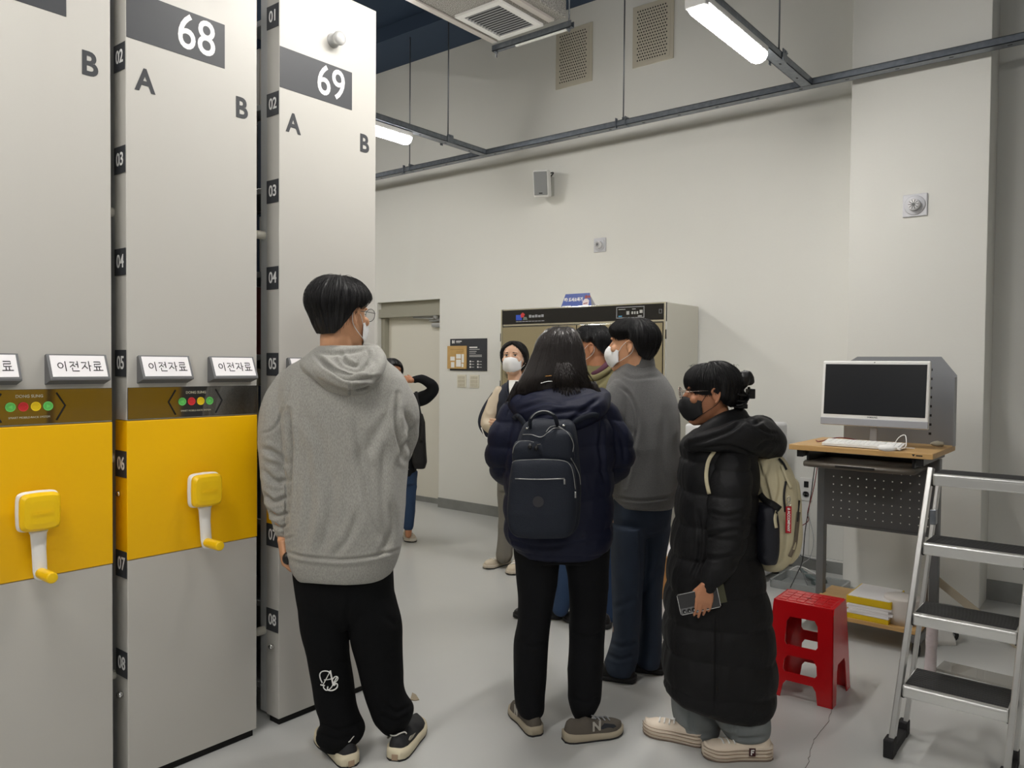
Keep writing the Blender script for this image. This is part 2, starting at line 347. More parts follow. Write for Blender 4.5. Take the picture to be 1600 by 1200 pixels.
    # bumpers and locks on the narrow side
    for zc in (0.37, 1.14, 2.0): 
        b = MB(); b.lathe([(0.0, 0.0), (0.016, 0.0), (0.017, 0.01), (0.017, 0.04), (0.013, 0.05), (0.0, 0.052)], (xb - 0.025, y0 + 0.012, zc), (0, -1, 0), 20); b.build('bumper', mat('bumper_ivory', rgb(205, 203, 192), 0.5), R_)
    b = MB(); b.lathe([(0.0, 0.0), (0.010, 0.0), (0.010, 0.006), (0.007, 0.010), (0.0, 0.011)], (xb + 0.03, y0 - 0.001, 1.02), (0, -1, 0), 20); b.build('side_lock', M_CHROME, R_)
    b = MB(); b.lathe([(0.0, 0.0), (0.010, 0.0), (0.011, 0.010), (0.008, 0.016), (0.0, 0.018)], (xb + 0.045, y0 - 0.001, 0.32), (0, -1, 0), 20); b.build('side_lock', M_CHROME, R_)
    for zz in (0.06, 0.09, 0.15, 0.18):
        b = MB(); b.cyl((xb - 0.03, y0 + 0.012, zz), (xb - 0.03, y0 + 0.006, zz), 0.008); b.build('bolt', M_RACKG, R_)
    return R_
Y69, Y68, Y67 = 1.866, 1.260, 0.705
r69 = make_rack(Y69, '69', 'white mobile rack with banner number 69, behind the man in the grey hoodie')
b = MB(); b.box(XF - 0.085 - 5.0, XF - 0.1, Y69 + RW - 0.006, Y69 + RW, 0.05, RH - 0.02); b.build('added_reflection_panel', mat('cream_reflection_panel', rgb(226, 216, 186), 0.5), r69, 'cream panel added on the far side for the mirror doors to reflect')  # unseen panel added so the steriliser doors reflect pale cream
make_rack(Y68, '68', 'white mobile rack with banner number 68 and yellow crank panel, middle of the row')
make_rack(Y67, '67', 'white mobile rack cut off at the left edge, its banner number ending in 7')
# books standing on the shelves of rack 69, seen as slivers through the gap
bk = 0; rr = random.Random(5)
BC = [(60, 62, 70), (196, 190, 176), (110, 60, 56), (70, 84, 104), (150, 140, 120), (215, 212, 205), (44, 44, 48)]
for k in (2, 3, 4, 5, 6, 7):
    z0 = 0.125 + 0.347 * k; x = XF - 0.085 - 0.055
    for i in range(5):
        w = rr.uniform(0.018, 0.04); h = rr.uniform(0.21, 0.29); dp = rr.uniform(0.15, 0.19)
        c = BC[rr.randrange(len(BC))]; mname = 'book_cloth_%d_%d_%d' % c
        t = thing('book', 'book upright between racks 68 and 69', 'book', (x - w / 2, Y69 + 0.05, z0), 'books on the shelves of rack 69')
        b = MB(); b.box(x - w, x - 0.001, Y69 + 0.035, Y69 + 0.035 + dp, z0, z0 + h, bev=0.002); b.build('cover', mat(mname, rgb(*c), 0.6), t)
        b = MB(); b.box(x - w + 0.003, x - 0.004, Y69 + 0.04, Y69 + 0.033 + dp + 0.001, z0 + 0.002, z0 + h + 0.0006); b.build('pages', M_PAPER, t)
        x -= w + 0.001
# the row of racks across the aisle (their yellow panels show in the smoked glass)
for i in range(3):
    y0 = 2.05 + 0.56 * i
    t = thing('mobile_rack', 'white rack with yellow panel facing across the aisle, seen as a reflection', 'rack', (1.45, y0, 0), 'racks across the aisle')
    b = MB(); b.box(1.45, 1.54, y0, y0 + RW, 0.03, 0.79, bev=0.003); b.box(1.45, 1.54, y0, y0 + RW, 1.28, 2.5, bev=0.003); b.build('front_panel', M_RACK, t)
    b = MB(); b.box(1.448, 1.54, y0, y0 + RW, 0.79, 1.28, bev=0.003); b.build('yellow_panel', M_YEL, t)
    b = MB(); b.box(1.54, 3.4, y0 + 0.01, y0 + RW - 0.01, 0.0, 2.45); b.build('shelf_body', M_RACKG, t)
# ------------------------------------------------------------------ services under the ceiling
ZT = 3.40
def tray(name, label, p0, p1, w=0.075, h=0.045, group=None):
    """galvanised strut channel between two points, open side up, slotted underneath"""
    p0, p1 = Vector(p0), Vector(p1); d = (p1 - p0).normalized(); s = Z.cross(d)
    t = thing(name, label, 'cable tray', (p0 + p1) / 2, group)
    b = MB()
    L_ = (p1 - p0).length
    for a0, a1, z0, z1 in ((-w / 2, w / 2, -h, -h + 0.004), (-w / 2, -w / 2 + 0.004, -h, 0), (w / 2 - 0.004, w / 2, -h, 0), (-w / 2, -w / 2 + 0.014, -0.004, 0), (w / 2 - 0.014, w / 2, -0.004, 0)):
        b.prism([(a0, z0), (a1, z0), (a1, z1), (a0, z1)], p0, s, Z, L_) if s.cross(Z).dot(d) > 0 else b.prism([(a0, z0), (a1, z0), (a1, z1), (a0, z1)], p1, s, Z, L_)
    b.build('channel', M_GALV, t)
    b = MB(); n = int(L_ / 0.30)
    for i in range(n):
        c = p0 + d * (0.15 + i * 0.30) + Z * (-h - 0.0006); b.prism([(-0.012, -0.006), (0.012, -0.006), (0.012, 0.006), (-0.012, 0.006)], c, d, s, 0.0008)
    o = b.build('slots', M_INK, t); o['label'] = 'dark oblong slots'
    return t
TY = 5.37
tw = tray('cable_tray', 'long galvanised cable tray running along the back wall', (-8.0, TY, ZT), (2.6, TY, ZT))
t1 = tray('cable_tray', 'galvanised cross tray above rack 69, left one meeting the wall tray', (-4.66, -2.5, ZT), (-4.66, TY - 0.04, ZT))
t2 = tray('cable_tray', 'galvanised cross tray over the bright lamp, right one meeting the wall tray', (-1.80, -2.5, ZT), (-1.80, TY - 0.04, ZT))
tray('cable_tray', 'cross tray outside the picture on the right', (1.10, -2.8, ZT), (1.10, TY - 0.04, ZT))
tray('cable_tray', 'cross tray outside the picture on the left', (-7.60, 1.0, ZT), (-7.60, TY - 0.04, ZT))
def rod(p, label, parent_name='hanger_rod'):
    t = thing('hanger_rod', label, 'hanger rod', p, 'threaded rods holding the trays')
    b = MB(); b.cyl((p[0], p[1], p[2]), (p[0], p[1], HC), 0.0055, seg=8); b.build('rod', mat('rod_zinc', rgb(120, 124, 130), 0.4, metal=0.7), t)
    b = MB(); b.box(p[0] - 0.05, p[0] + 0.05, p[1] - 0.02, p[1] + 0.02, p[2] + 0.002, p[2] + 0.008); b.box(p[0] - 0.045, p[0] - 0.040, p[1] - 0.05, p[1] - 0.02, p[2] - 0.06, p[2] + 0.02)
    b.box(p[0] + 0.040, p[0] + 0.045, p[1] - 0.05, p[1] + 0.02, p[2] - 0.05, p[2] + 0.02); b.cyl((p[0], p[1], p[2]), (p[0], p[1], p[2] + 0.03), 0.011, seg=6); b.build('clamp', M_GALV, t)
for px, py, lab in ((640, 262, 'thin threaded rod holding the wall tray, nearest rack 69'), (974, 184, 'thin threaded rod holding the wall tray between the speaker and the bright lamp')):
    p = on_y(px, py, TY); rod((p.x, TY, ZT), lab)
for px, py, X, lab in ((700, 210, -4.66, 'thin threaded rod holding the left cross tray'), (1217, 82, -1.80, 'thin threaded rod beside the bright lamp')):
    p = on_x(px, py, X); rod((X, p.y, ZT), lab)
def luminaire(x, yc, label, ln=0.84):
    t = thing('batten_lamp', label, 'ceiling lamp', (x, yc, ZT - 0.05), 'linear lamps under the trays')
    y0, y1 = yc - ln / 2, yc + ln / 2; zt = ZT - 0.048
    b = MB(); b.box(x - 0.060, x + 0.050, y0, y1, zt - 0.045, zt, bev=0.008); b.box(x - 0.064, x + 0.054, y0 - 0.012, y0 + 0.03, zt - 0.060, zt, bev=0.008); b.build('housing', M_WHITE, t)
    b = MB(); rings = []
    for yy, f in ((y0 + 0.012, 0.93), (y0 + 0.03, 1.0), (y1 - 0.03, 1.0), (y1 - 0.006, 0.9), (y1, 0.7)):
        rings.append([Vector((x - 0.005 + 0.056 * f * math.cos(a), yy, zt - 0.044 + 0.052 * f * min(0.0, math.sin(a)))) for a in np.linspace(PI, 2 * PI, 9)] + [Vector((x - 0.005, yy, zt - 0.04))])
    b.loft(rings); b.build('diffuser', M_DIFF, t, 'glowing white diffuser')
luminaire(-1.80, 4.11, 'bright linear lamp under the right cross tray, shining above the bookcase'); luminaire(-4.70, 4.04, 'bright linear lamp just right of rack 69, under the left cross tray')
for x, ys in ((-1.80, (2.35, 0.1, -2.3)), (-4.70, (1.85, -0.4)), (1.10, (0.4, -1.8)), (-7.6, (4.04, 1.8))):
    for yy in ys:
        luminaire(x, yy, 'linear lamp under a tray outside the picture', 1.1 if x > -4 else 0.84)
# hung air-conditioning box
def aircon():
    z0 = 3.92; t = thing('air_conditioner', 'ceiling air conditioner box with grey insulation and louvred white intake grille', 'air conditioner', (-3.55, 3.7, z0))
    M_INS = mat('speckled_insulation', rgb(190, 188, 182), 0.9, bump=(220, 0.6), var=(160, rgb(120, 118, 114), 0.08))
    p = lambda px, py: on_z(px, py, z0)
    A = p(770, 66); B_ = p(646, 0); C_ = p(895, 30)
    ux = Vector((1, 0, 0)); xl = A.x; yb = A.y
    b = MB(); b.box(xl, xl + 0.68, yb - 2.0, yb, z0, HC, bev=0.01); b.build('insulated_box', M_INS, t)
    gx0, gx1, gy0, gy1 = xl + 0.09, xl + 0.50, yb - 0.52, yb - 0.03
    b = MB(); f = 0.045
    for a in ((gx0, gx1, gy0, gy0 + f), (gx0, gx1, gy1 - f, gy1), (gx0, gx0 + f, gy0 + f, gy1 - f), (gx1 - f, gx1, gy0 + f, gy1 - f)): b.box(a[0], a[1], a[2], a[3], z0 - 0.022, z0 - 0.001, bev=0.003)
    gr = b.build('intake_grille', M_WHITE, t)
    b = MB(); b.box(gx0 + f, gx1 - f, gy0 + f, gy1 - f, z0 - 0.004, z0 - 0.001); b.build('grille_opening', M_INK, gr)
    b = MB(); n = 13
    for i in range(n):
        x_ = gx0 + f + (gx1 - gx0 - 2 * f) * (i + 0.5) / n
        y_ = gy0 + f + (gy1 - gy0 - 2 * f) * (i + 0.5) / n
        b.box(gx0 + f, gx1 - f, y_ - 0.002, y_ + 0.010, z0 - 0.016, z0 - 0.013, M=None)
    b.build('louvres', M_GREYP, gr)
    b = MB(); b.box(xl + 0.56, xl + 0.61, yb - 1.2, yb - 0.05, z0 - 0.02, z0 - 0.001, bev=0.002); b.box(xl, xl + 0.05, yb - 1.3, yb, z0 - 0.012, z0 - 0.001); b.build('tape_edge', mat('foil_tape', rgb(205, 200, 195), 0.35, metal=0.3), t)
    t2_ = thing('strut_channel', 'galvanised strut channel carrying the air conditioner, hung on a rod', 'strut', (xl + 0.4, yb + 0.05, z0 - 0.03))
    b = MB(); y_ = yb + 0.045; x0, x1 = xl - 0.03, xl + 0.70
    b.box(x0, x1, y_ - 0.02, y_ - 0.016, z0 - 0.055, z0 - 0.01); b.box(x0, x1, y_ + 0.016, y_ + 0.02, z0 - 0.055, z0 - 0.01); b.box(x0, x1, y_ - 0.02, y_ + 0.02, z0 - 0.055, z0 - 0.051); b.build('channel', M_GALV, t2_)
    b = MB(); b.box(x0 + 0.22, x1 - 0.05, y_ - 0.012, y_ + 0.010, z0 - 0.066, z0 - 0.055, bev=0.003); b.build('tube_strip', M_WHITE, t2_, 'white strip under the channel')
    b = MB(); b.cyl((x0 + 0.03, y_, z0 - 0.10), (x0 + 0.03, y_, z0 - 0.02), 0.006); b.cyl((x0 + 0.03, y_, z0 - 0.07), (x0 + 0.03, y_, z0 - 0.055), 0.012, seg=6); b.cyl((x1 - 0.03, y_, z0 - 0.08), (x1 - 0.03, y_, HC), 0.006); b.cyl((x1 - 0.03, y_, z0 - 0.07), (x1 - 0.03, y_, z0 - 0.055), 0.013, seg=6); b.build('rod', mat('rod_zinc', rgb(120, 124, 130)), t2_)
aircon()
# perforated wall vents
def vent(x0, x1, z0, z1, label):
    t = thing('wall_vent', label, 'vent', ((x0 + x1) / 2, YW, z0), 'perforated vents high on the back wall')
    b = MB(); b.box(x0, x1, YW - 0.012, YW, z0, z1, bev=0.003)
    b.box(x0 + 0.03, x1 - 0.03, YW - 0.014, YW - 0.010, z0 + 0.03, z1 - 0.03); b.build('plate', mat('vent_cream', rgb(200, 194, 178), 0.6), t)
    b = MB(); nx, nz = 12, 17
    for i in range(nx):
        for j in range(nz):
            xx = x0 + 0.05 + (x1 - x0 - 0.10) * (i + (0.5 if j % 2 else 0.0)) / nx; zz = z0 + 0.05 + (z1 - z0 - 0.10) * j / (nz - 1)
            b.cyl((xx, YW - 0.0152, zz), (xx, YW - 0.0135, zz), 0.0065, seg=8)
    o = b.build('perforations', M_INK, t); o['label'] = 'rows of dark holes'
vent(-4.21, -3.82, 3.97, 4.48, 'perforated cream vent nearer the air conditioner'); vent(-3.415, -3.035, 3.98, 4.485, 'perforated cream vent nearer the bright lamp')
# loudspeaker
def speaker():
    c = on_y(847, 287, YW - 0.16); t = thing('wall_speaker', 'white and grey loudspeaker on a bracket high on the back wall', 'speaker', c)
    M = Matrix.Translation(c) @ Matrix.Rotation(math.radians(24), 4, 'Z') @ Matrix.Rotation(math.radians(12), 4, 'X') @ Matrix.Rotation(math.radians(0), 4, 'Y')
    b = MB(); b.box(-0.07, 0.07, -0.06, 0.07, -0.118, 0.118, bev=0.014, M=M); cb = b.build('cabinet', M_WHITE, t)
    b = MB(); b.box(-0.060, 0.060, -0.068, -0.058, -0.100, 0.104, bev=0.004, M=M); b.build('grille', mat('speaker_grille', rgb(140, 142, 143), 0.5, bump=(900, 0.3)), t, 'grey front grille')
    b = MB(); u = (M.to_3x3() @ XA); v = M.to_3x3() @ Z; b.box(-0.016, 0.016, -0.070, -0.067, -0.088, -0.078, bev=0.001, M=M); b.build('badge', M_BLACKP, t)
    b = MB(); q = on_y(864, 292, YW); b.box(q.x - 0.016, q.x + 0.016, YW - 0.035, YW, q.z - 0.085, q.z + 0.085, bev=0.003); b.tube([M @ Vector((0.0, 0.06, 0)), (q.x, YW - 0.03, q.z)], 0.012); b.build('bracket', mat('bracket_grey', rgb(178, 178, 172), 0.5), t)
    b = MB(); b.tube([M @ Vector((0.065, 0.05, 0.09)), M @ Vector((0.09, 0.08, 0.09)), (q.x, YW - 0.04, q.z + 0.08), (q.x - 0.01, YW - 0.04, q.z + 0.02)], 0.006, smooth=6); b.build('cable', M_BLACKP, t)
speaker()
# round glass-fronted sprinkler/alarm devices on square plates
def device(c, s, label, name):
    t = thing(name, label, 'alarm device', c, 'square alarm plates')
    b = MB(); b.box(c[0] - s, c[0] + s, c[1] - 0.012, c[1], c[2] - s, c[2] + s, bev=0.006); b.lathe([(0.0, 0.0), (s * 0.86, 0.0), (s * 0.86, 0.004), (s * 0.80, 0.007), (0.0, 0.007)], (c[0], c[1] - 0.012, c[2]), (0, -1, 0)); b.build('plate', mat('device_grey_white', rgb(205, 206, 212), 0.3), t)
    b = MB(); b.lathe([(0.0, 0.0), (s * 0.52, 0.0), (s * 0.50, 0.03), (s * 0.36, 0.034), (0.0, 0.030)], (c[0], c[1] - 0.018, c[2]), (0, -1, 0)); l = b.build('lens', mat('ribbed_lens', rgb(225, 225, 228), 0.12, spec=0.8), t)
    b = MB()
    for k in range(10):
        a = 2 * PI * k / 10; b.tube([(c[0] + s * 0.14 * math.cos(a), c[1] - 0.052, c[2] + s * 0.14 * math.sin(a)), (c[0] + s * 0.42 * math.cos(a), c[1] - 0.052, c[2] + s * 0.42 * math.sin(a))], 0.0022, seg=5)
    b.cyl((c[0], c[1] - 0.054, c[2]), (c[0], c[1] - 0.048, c[2]), s * 0.13); b.build('ribs', M_DGREYP, l)
device((-3.72, YW, 2.528), 0.062, 'small square white alarm plate on the back wall above the bookcase poster', 'wall_alarm'); device((-1.163, 5.52, 2.516), 0.072, 'square white alarm plate with ribbed lens on the column', 'wall_alarm')
# ------------------------------------------------------------------ wall fittings
def signboard():
    x0, x1, z0, z1 = -5.50, -5.01, 1.415, 1.735; y = YW - 0.012
    t = thing('wall_sign', 'charcoal notice board headed B1 with a kraft floor plan panel, left of the bookcase', 'sign', ((x0 + x1) / 2, YW, z0))
    b = MB(); b.box(x0, x1, y, YW, z0, z1, bev=0.002); b.build('board', mat('sign_charcoal', rgb(58, 60, 66), 0.45), t)
    b = MB(); b.text('B1', 0.040, (x0 + 0.050, y - 0.001, z1 - 0.032), XA, Z, 0.001, bold=0.002)
    lines = [(0.085, 0.16, 0.026, 0.010), (0.085, 0.14, 0.040, 0.004), (0.265, 0.37, 0.088, 0.012), (0.265, 0.40, 0.108, 0.004), (0.265, 0.36, 0.128, 0.004), (0.265, 0.35, 0.145, 0.004), (0.265, 0.43, 0.165, 0.004), (0.265, 0.43, 0.178, 0.004)]
    for a, c, d, h in lines: b.box(x0 + a, x0 + c, y - 0.001, y, z1 - d - h / 2, z1 - d + h / 2)
    for i in range(3):
        for j in range(2): b.box(x0 + 0.27 + 0.1 * j, x0 + 0.288 + 0.1 * j, y - 0.001, y, z1 - 0.235 - 0.028 * i, z1 - 0.219 - 0.028 * i); b.box(x0 + 0.295 + 0.1 * j, x0 + 0.33 + 0.1 * j, y - 0.001, y, z1 - 0.230 - 0.028 * i, z1 - 0.226 - 0.028 * i)
    b.build('white_lettering', M_WPRINT, t)
    b = MB(); b.box(x0 - 0.025, x0 + 0.235, y - 0.014, y - 0.002, z0 + 0.018, z1 - 0.072, bev=0.002); kp = b.build('floor_plan_panel', mat('kraft_board', rgb(208, 172, 112), 0.6, var=(8, rgb(196, 158, 98), 0.2)), t, 'kraft coloured floor plan panel')
    b = MB()
    for a, c, d, e in ((0.02, 0.08, 0.10, 0.14), (0.03, 0.075, 0.03, 0.085), (0.10, 0.165, 0.12, 0.165), (0.10, 0.165, 0.04, 0.11), (0.175, 0.205, 0.08, 0.165), (0.175, 0.20, 0.035, 0.07)): b.box(x0 + a, x0 + c, y - 0.0155, y - 0.014, z0 + d, z0 + e)
    b.build('plan_rooms', M_WPRINT, kp)
    b = MB()
    for a, c, d, e in ((0.02, 0.19, 0.21, 0.213), (0.10, 0.19, 0.185, 0.188), (0.19, 0.193, 0.185, 0.213), (0.09, 0.092, 0.03, 0.17), (0.168, 0.171, 0.03, 0.17)): b.box(x0 + a, x0 + c, y - 0.0155, y - 0.014, z0 + d, z0 + e)
    b.build('plan_lines', mat('kraft_dark_line', rgb(150, 118, 72), 0.6), kp)
signboard()
for xx, lab in ((-5.343, 'cream light switch plate under the notice board, nearer the door'), (-5.172, 'cream light switch plate under the notice board, nearer the bookcase')):
    t = thing('light_switch', lab, 'light switch', (xx, YW, 1.31), 'light switch plates')
    b = MB(); b.box(xx - 0.06, xx + 0.06, YW - 0.010, YW, 1.245, 1.375, bev=0.003); b.build('plate', mat('switch_cream', rgb(226, 222, 206), 0.4), t)
    for i in range(2):
        for j in range(3):
            b = MB(); b.box(xx - 0.046 + 0.048 * i, xx - 0.002 + 0.048 * i, YW - 0.014, YW - 0.008, 1.258 + 0.036 * j, 1.288 + 0.036 * j, bev=0.002); b.build('rocker', mat('switch_rocker', rgb(206, 200, 182), 0.4), t)
t = thing('wall_outlet', 'white wall outlet with a dark square port and a round socket, on a cable duct', 'outlet', (-1.913, YW, 0.58))
b = MB(); b.box(-1.955, -1.868, YW - 0.018, YW, 0.50, 0.67, bev=0.004); b.build('plate', M_WHITE, t)
b = MB(); b.box(-1.925, -1.892, YW - 0.020, YW - 0.017, 0.60, 0.645); b.build('data_port', M_BLACKP, t)
b = MB(); b.lathe([(0.024, 0.0), (0.024, 0.003), (0.020, 0.003), (0.019, -0.002), (0, -0.002)], (-1.91, YW - 0.018, 0.55), (0, -1, 0)); b.cyl((-1.919, YW - 0.022, 0.55), (-1.919, YW - 0.016, 0.55), 0.0035); b.cyl((-1.901, YW - 0.022, 0.55), (-1.901, YW - 0.016, 0.55), 0.0035); b.build('socket', M_GREYP, t)
t = thing('cable_duct', 'slim white vertical cable duct below the wall outlet', 'cable duct', (-1.92, YW, 0.1))
b = MB(); b.box(-1.945, -1.885, YW - 0.014, YW, 0.102, 0.50, bev=0.003); b.build('cover', M_WHITE, t)
b = MB(); b.box(-1.95, -1.58, YW - 0.016, YW - 0.012, 0.085, 0.10, bev=0.002); b.build('side_run', M_WHITE, t)

# ------------------------------------------------------------------ stainless book steriliser cabinet
def cabinet():
    x0, x1, y0, y1, h = -4.36, -2.775, 5.24, 5.80, 1.955
    t = thing('book_steriliser', 'large stainless book steriliser cabinet with black header and mirror doors', 'cabinet', ((x0 + x1) / 2, (y0 + y1) / 2, 0))
    M_SIDE = mat('pale_enamel_side', rgb(205, 203, 192), 0.4); M_MIR = mat('mirror_steel', rgb(196, 190, 176), 0.10, metal=1.0, bump=(1.6, 0.5, (1.0, 1.0, 3.0)))
    b = MB(); b.box(x0, x1, y0 + 0.03, y1, 0.06, h, bev=0.006); b.build('body', M_SIDE, t)
    b = MB(); b.box(x0, x1, y0 + 0.012, y0 + 0.03, h - 0.145, h, bev=0.002); b.box(x0, x0 + 0.014, y0 + 0.004, y0 + 0.03, 0.08, h); b.box(x1 - 0.014, x1, y0 + 0.004, y0 + 0.03, 0.08, h); b.build('chrome_frame', M_CHROME, t)
    b = MB(); b.box(x0 + 0.014, x1 - 0.014, y0, y0 + 0.013, h - 0.130, h - 0.010, bev=0.002); hd = b.build('header', mat('header_black', rgb(26, 26, 29), 0.25), t, 'glossy black header')
    b = MB(); b.box(x0 + 0.17, x0 + 0.235, y0 - 0.0015, y0, h - 0.098, h - 0.052); b.build('logo_blue_block', mat('logo_blue', rgb(52, 84, 190), 0.4), hd)
    b = MB(); b.prism([(0, 0), (0.03, 0.0), (0.045, 0.025), (0.022, 0.042), (0.0, 0.028)], (x0 + 0.222, y0 - 0.001, h - 0.075), XA, Z, 0.001); b.build('logo_red_star', mat('logo_red', rgb(196, 60, 60), 0.4), hd)
    b = MB(); b.prism([(0, 0), (0.05, 0.0), (0.04, 0.024), (0.01, 0.026)], (x0 + 0.245, y0 - 0.001, h - 0.096), XA, Z, 0.001); b.build('logo_grey_leaf', mat('logo_grey', rgb(110, 120, 110), 0.4), hd)
    b = MB()
    for k in range(5): b.box(x0 + 0.31 + 0.032 * k, x0 + 0.336 + 0.032 * k, y0 - 0.001, y0, h - 0.078, h - 0.056 - 0.004 * (k % 2))
    for k in range(9): b.box(x0 + 0.17 + 0.034 * k, x0 + 0.198 + 0.034 * k, y0 - 0.001, y0, h - 0.112, h - 0.106)
    b.build('logo_print', M_GREYP, hd)
    px0, px1 = x1 - 0.42, x1 - 0.175
    b = MB(); b.plate(rrect(px0, px1, h - 0.112, h - 0.024), [rrect(px0 + 0.006, px1 - 0.006, h - 0.106, h - 0.030)], (0, y0, 0), XA, Z, 0.002)
    cp = b.build('control_panel', M_GREYP, hd, 'outlined control panel')
    b = MB(); b.box(px0 + 0.09, px0 + 0.115, y0 - 0.002, y0, h - 0.085, h - 0.058)
    for k in range(3): b.box(px0 + 0.135 + 0.022 * k, px0 + 0.148 + 0.022 * k, y0 - 0.002, y0, h - 0.082, h - 0.062)
    b.box(px0 + 0.205, px0 + 0.230, y0 - 0.002, y0, h - 0.076, h - 0.052); b.box(px0 + 0.02, px0 + 0.08, y0 - 0.002, y0, h - 0.046, h - 0.041); b.box(px0 + 0.14, px0 + 0.17, y0 - 0.002, y0, h - 0.046, h - 0.041); b.box(px0 + 0.19, px0 + 0.225, y0 - 0.002, y0, h - 0.102, h - 0.094)
    b.build('panel_keys', mat('panel_key', rgb(180, 180, 178), 0.5), cp)
    b = MB(); b.box(px0 + 0.02, px0 + 0.05, y0 - 0.002, y0, h - 0.101, h - 0.092); b.build('panel_led', mat('panel_cyan', rgb(90, 160, 200), 0.4), cp)
    b = MB(); b.plate(rrect(x1 - 0.052, x1 - 0.026, h - 0.085, h - 0.052), [rrect(x1 - 0.047, x1 - 0.031, h - 0.080, h - 0.057)], (0, y0, 0), XA, Z, 0.002); b.build('key_switch', M_DGREYP, hd)
    n = 2; w = (x1 - x0 - 0.03) / n
    for k in range(n):
        a = x0 + 0.015 + w * k
        rings = []
        b = MB(); b.box(a + 0.003, a + w - 0.003, y0, y0 + 0.028, 0.10, h - 0.150, bev=0.004); dr = b.build('door', M_MIR, t, 'mirror finished steel door')
        hx = a + w - 0.05 if k == 0 else a + 0.05
        b = MB(); b.tube([(hx, y0, 1.02), (hx, y0 - 0.045, 1.02), (hx, y0 - 0.045, 1.30), (hx, y0, 1.30)], 0.010); b.build('handle', M_CHROME, dr)
        for zz in (0.25, 1.27, 1.68):
            b = MB(); q = x1 + 0.002 if k == 1 else x0 - 0.002; b.cyl((q - 0.004, y0 + 0.012, zz), (q - 0.004, y0 + 0.012, zz + 0.07), 0.007); b.build('hinge', M_BLACKP, dr)
    for xx in (x0 + 0.08, x1 - 0.08):
        for yy in (y0 + 0.08, y1 - 0.08):
            b = MB(); b.cyl((xx, yy, 0), (xx, yy, 0.062), 0.025); b.build('foot', M_BLACKP, t)
    # folded poster card standing on top
    c = thing('tent_card', 'small blue poster card standing on top of the steriliser cabinet', 'card', (-3.72, 5.34, h))
    px, py = on_y(876, 477, 5.33).x, on_y(924, 475, 5.33).x
    u = XA; v = Vector((0, 0.22, 0.975)).normalized(); o = Vector(((px + py) / 2, 5.335, h)); hw = (py - px) / 2
    b = MB(); b.prism([(-hw, 0.0), (hw, 0.0), (hw - 0.035, 0.115), (-hw + 0.03, 0.115)], o, u, v, 0.003); pa = b.build('printed_face', mat('card_blue', rgb(62, 84, 160), 0.35), c)
    b = MB(); b.prism([(-hw, 0.0), (hw, 0.0), (hw - 0.035, 0.115), (-hw + 0.03, 0.115)], o + Vector((0, 0.075, 0)), u, Vector((0, -0.45, 0.9)).normalized(), 0.003); b.build('back_face', M_PAPER, c)
    b = MB(); n_ = u.cross(v); b.text('책! 도서소독기', 0.036, o + n_ * 0.0035 + v * 0.062 - u * 0.035, u, v, 0.001, bold=0.0012, squeeze=0.85); b.box(o.x - hw + 0.015, o.x - hw + 0.1, o.y - 0.004, o.y + 0.004, h + 0.004, h + 0.014); b.build('lettering', M_WPRINT, pa)
    b = MB(); q = o + n_ * 0.0035 + u * (hw - 0.062); b.prism([(-0.025, 0.0), (0.03, 0.0), (0.032, 0.05), (0.012, 0.066), (-0.012, 0.066), (-0.03, 0.045)], q, u, v, 0.001)
    b.build('printed_figure', mat('card_figure', rgb(226, 214, 216), 0.5), pa)
    b = MB(); b.prism([(-0.02, 0.02), (0.02, 0.026), (0.02, 0.034), (-0.02, 0.028)], q + n_ * 0.001, u, v, 0.0006); b.cyl(q + v * 0.082, q + v * 0.082 + n_ * 0.001, 0.015); b.cyl(q + v * 0.082 + u * 0.028, q + v * 0.082 + u * 0.028 + n_ * 0.001, 0.012); b.build('printed_detail', mat('card_red', rgb(140, 60, 66), 0.5), pa)
cabinet()

# ------------------------------------------------------------------ white machine behind the woman in the long coat
t = thing('white_machine', 'white boxy office machine beside the steriliser cabinet, behind the woman in the long coat', 'machine', (-2.2, 5.3, 0))
b = MB(); b.box(-2.47, -1.985, 4.96, 5.62, 0.04, 1.085, bev=0.025, seg=4); bd = b.build('body', mat('machine_white', rgb(222, 223, 226), 0.35), t)
b = MB(); b.box(-1.989, -1.982, 5.05, 5.5, 0.35, 1.0, bev=0.002); b.build('side_panel', mat('machine_shaded_side', rgb(176, 177, 180), 0.4), t)  # greyer copy of the body white: side shade put into the colour
b = MB(); b.box(-2.44, -2.02, 4.955, 4.962, 0.10, 0.90, bev=0.003); b.build('front_door', M_WHITE, t)
for xx in (-2.42, -2.04):
    b = MB(); b.cyl((xx, 5.02, 0), (xx, 5.02, 0.045), 0.03); b.cyl((xx, 5.56, 0), (xx, 5.56, 0.045), 0.03); b.build('caster', M_BLACKP, t)
# cardboard box with a sheet of paper on it
p = on_z(1030, 938)
t = thing('cardboard_box', 'brown cardboard box on the floor between the fleece man and the long coat', 'box', (p.x + 0.16, p.y + 0.2, 0))
b = MB(); b.box(p.x, p.x + 0.34, p.y + 0.03, p.y + 0.37, 0, 0.27, bev=0.004); b.build('carton', mat('cardboard', rgb(176, 128, 78), 0.8, bump=(80, 0.08)), t)
t2_ = thing('paper_sheet', 'crumpled white paper sheet sticking up on the cardboard box', 'paper', (p.x + 0.1, p.y + 0.1, 0.27))
b = MB(); rr = random.Random(2)
rings = []
for i in range(6):
    rings.append([Vector((p.x + 0.01 + 0.024 * i, p.y + 0.05 + 0.012 * math.sin(i * 1.3) + 0.015 * k, 0.271 + 0.021 * k + 0.004 * math.sin(i + k))) for k in range(6)])
b.loft(rings, cap=False, closed=False); o = b.build('sheet', M_PAPER, t2_); md = o.modifiers.new('s', 'SOLIDIFY'); md.thickness = 0.0006

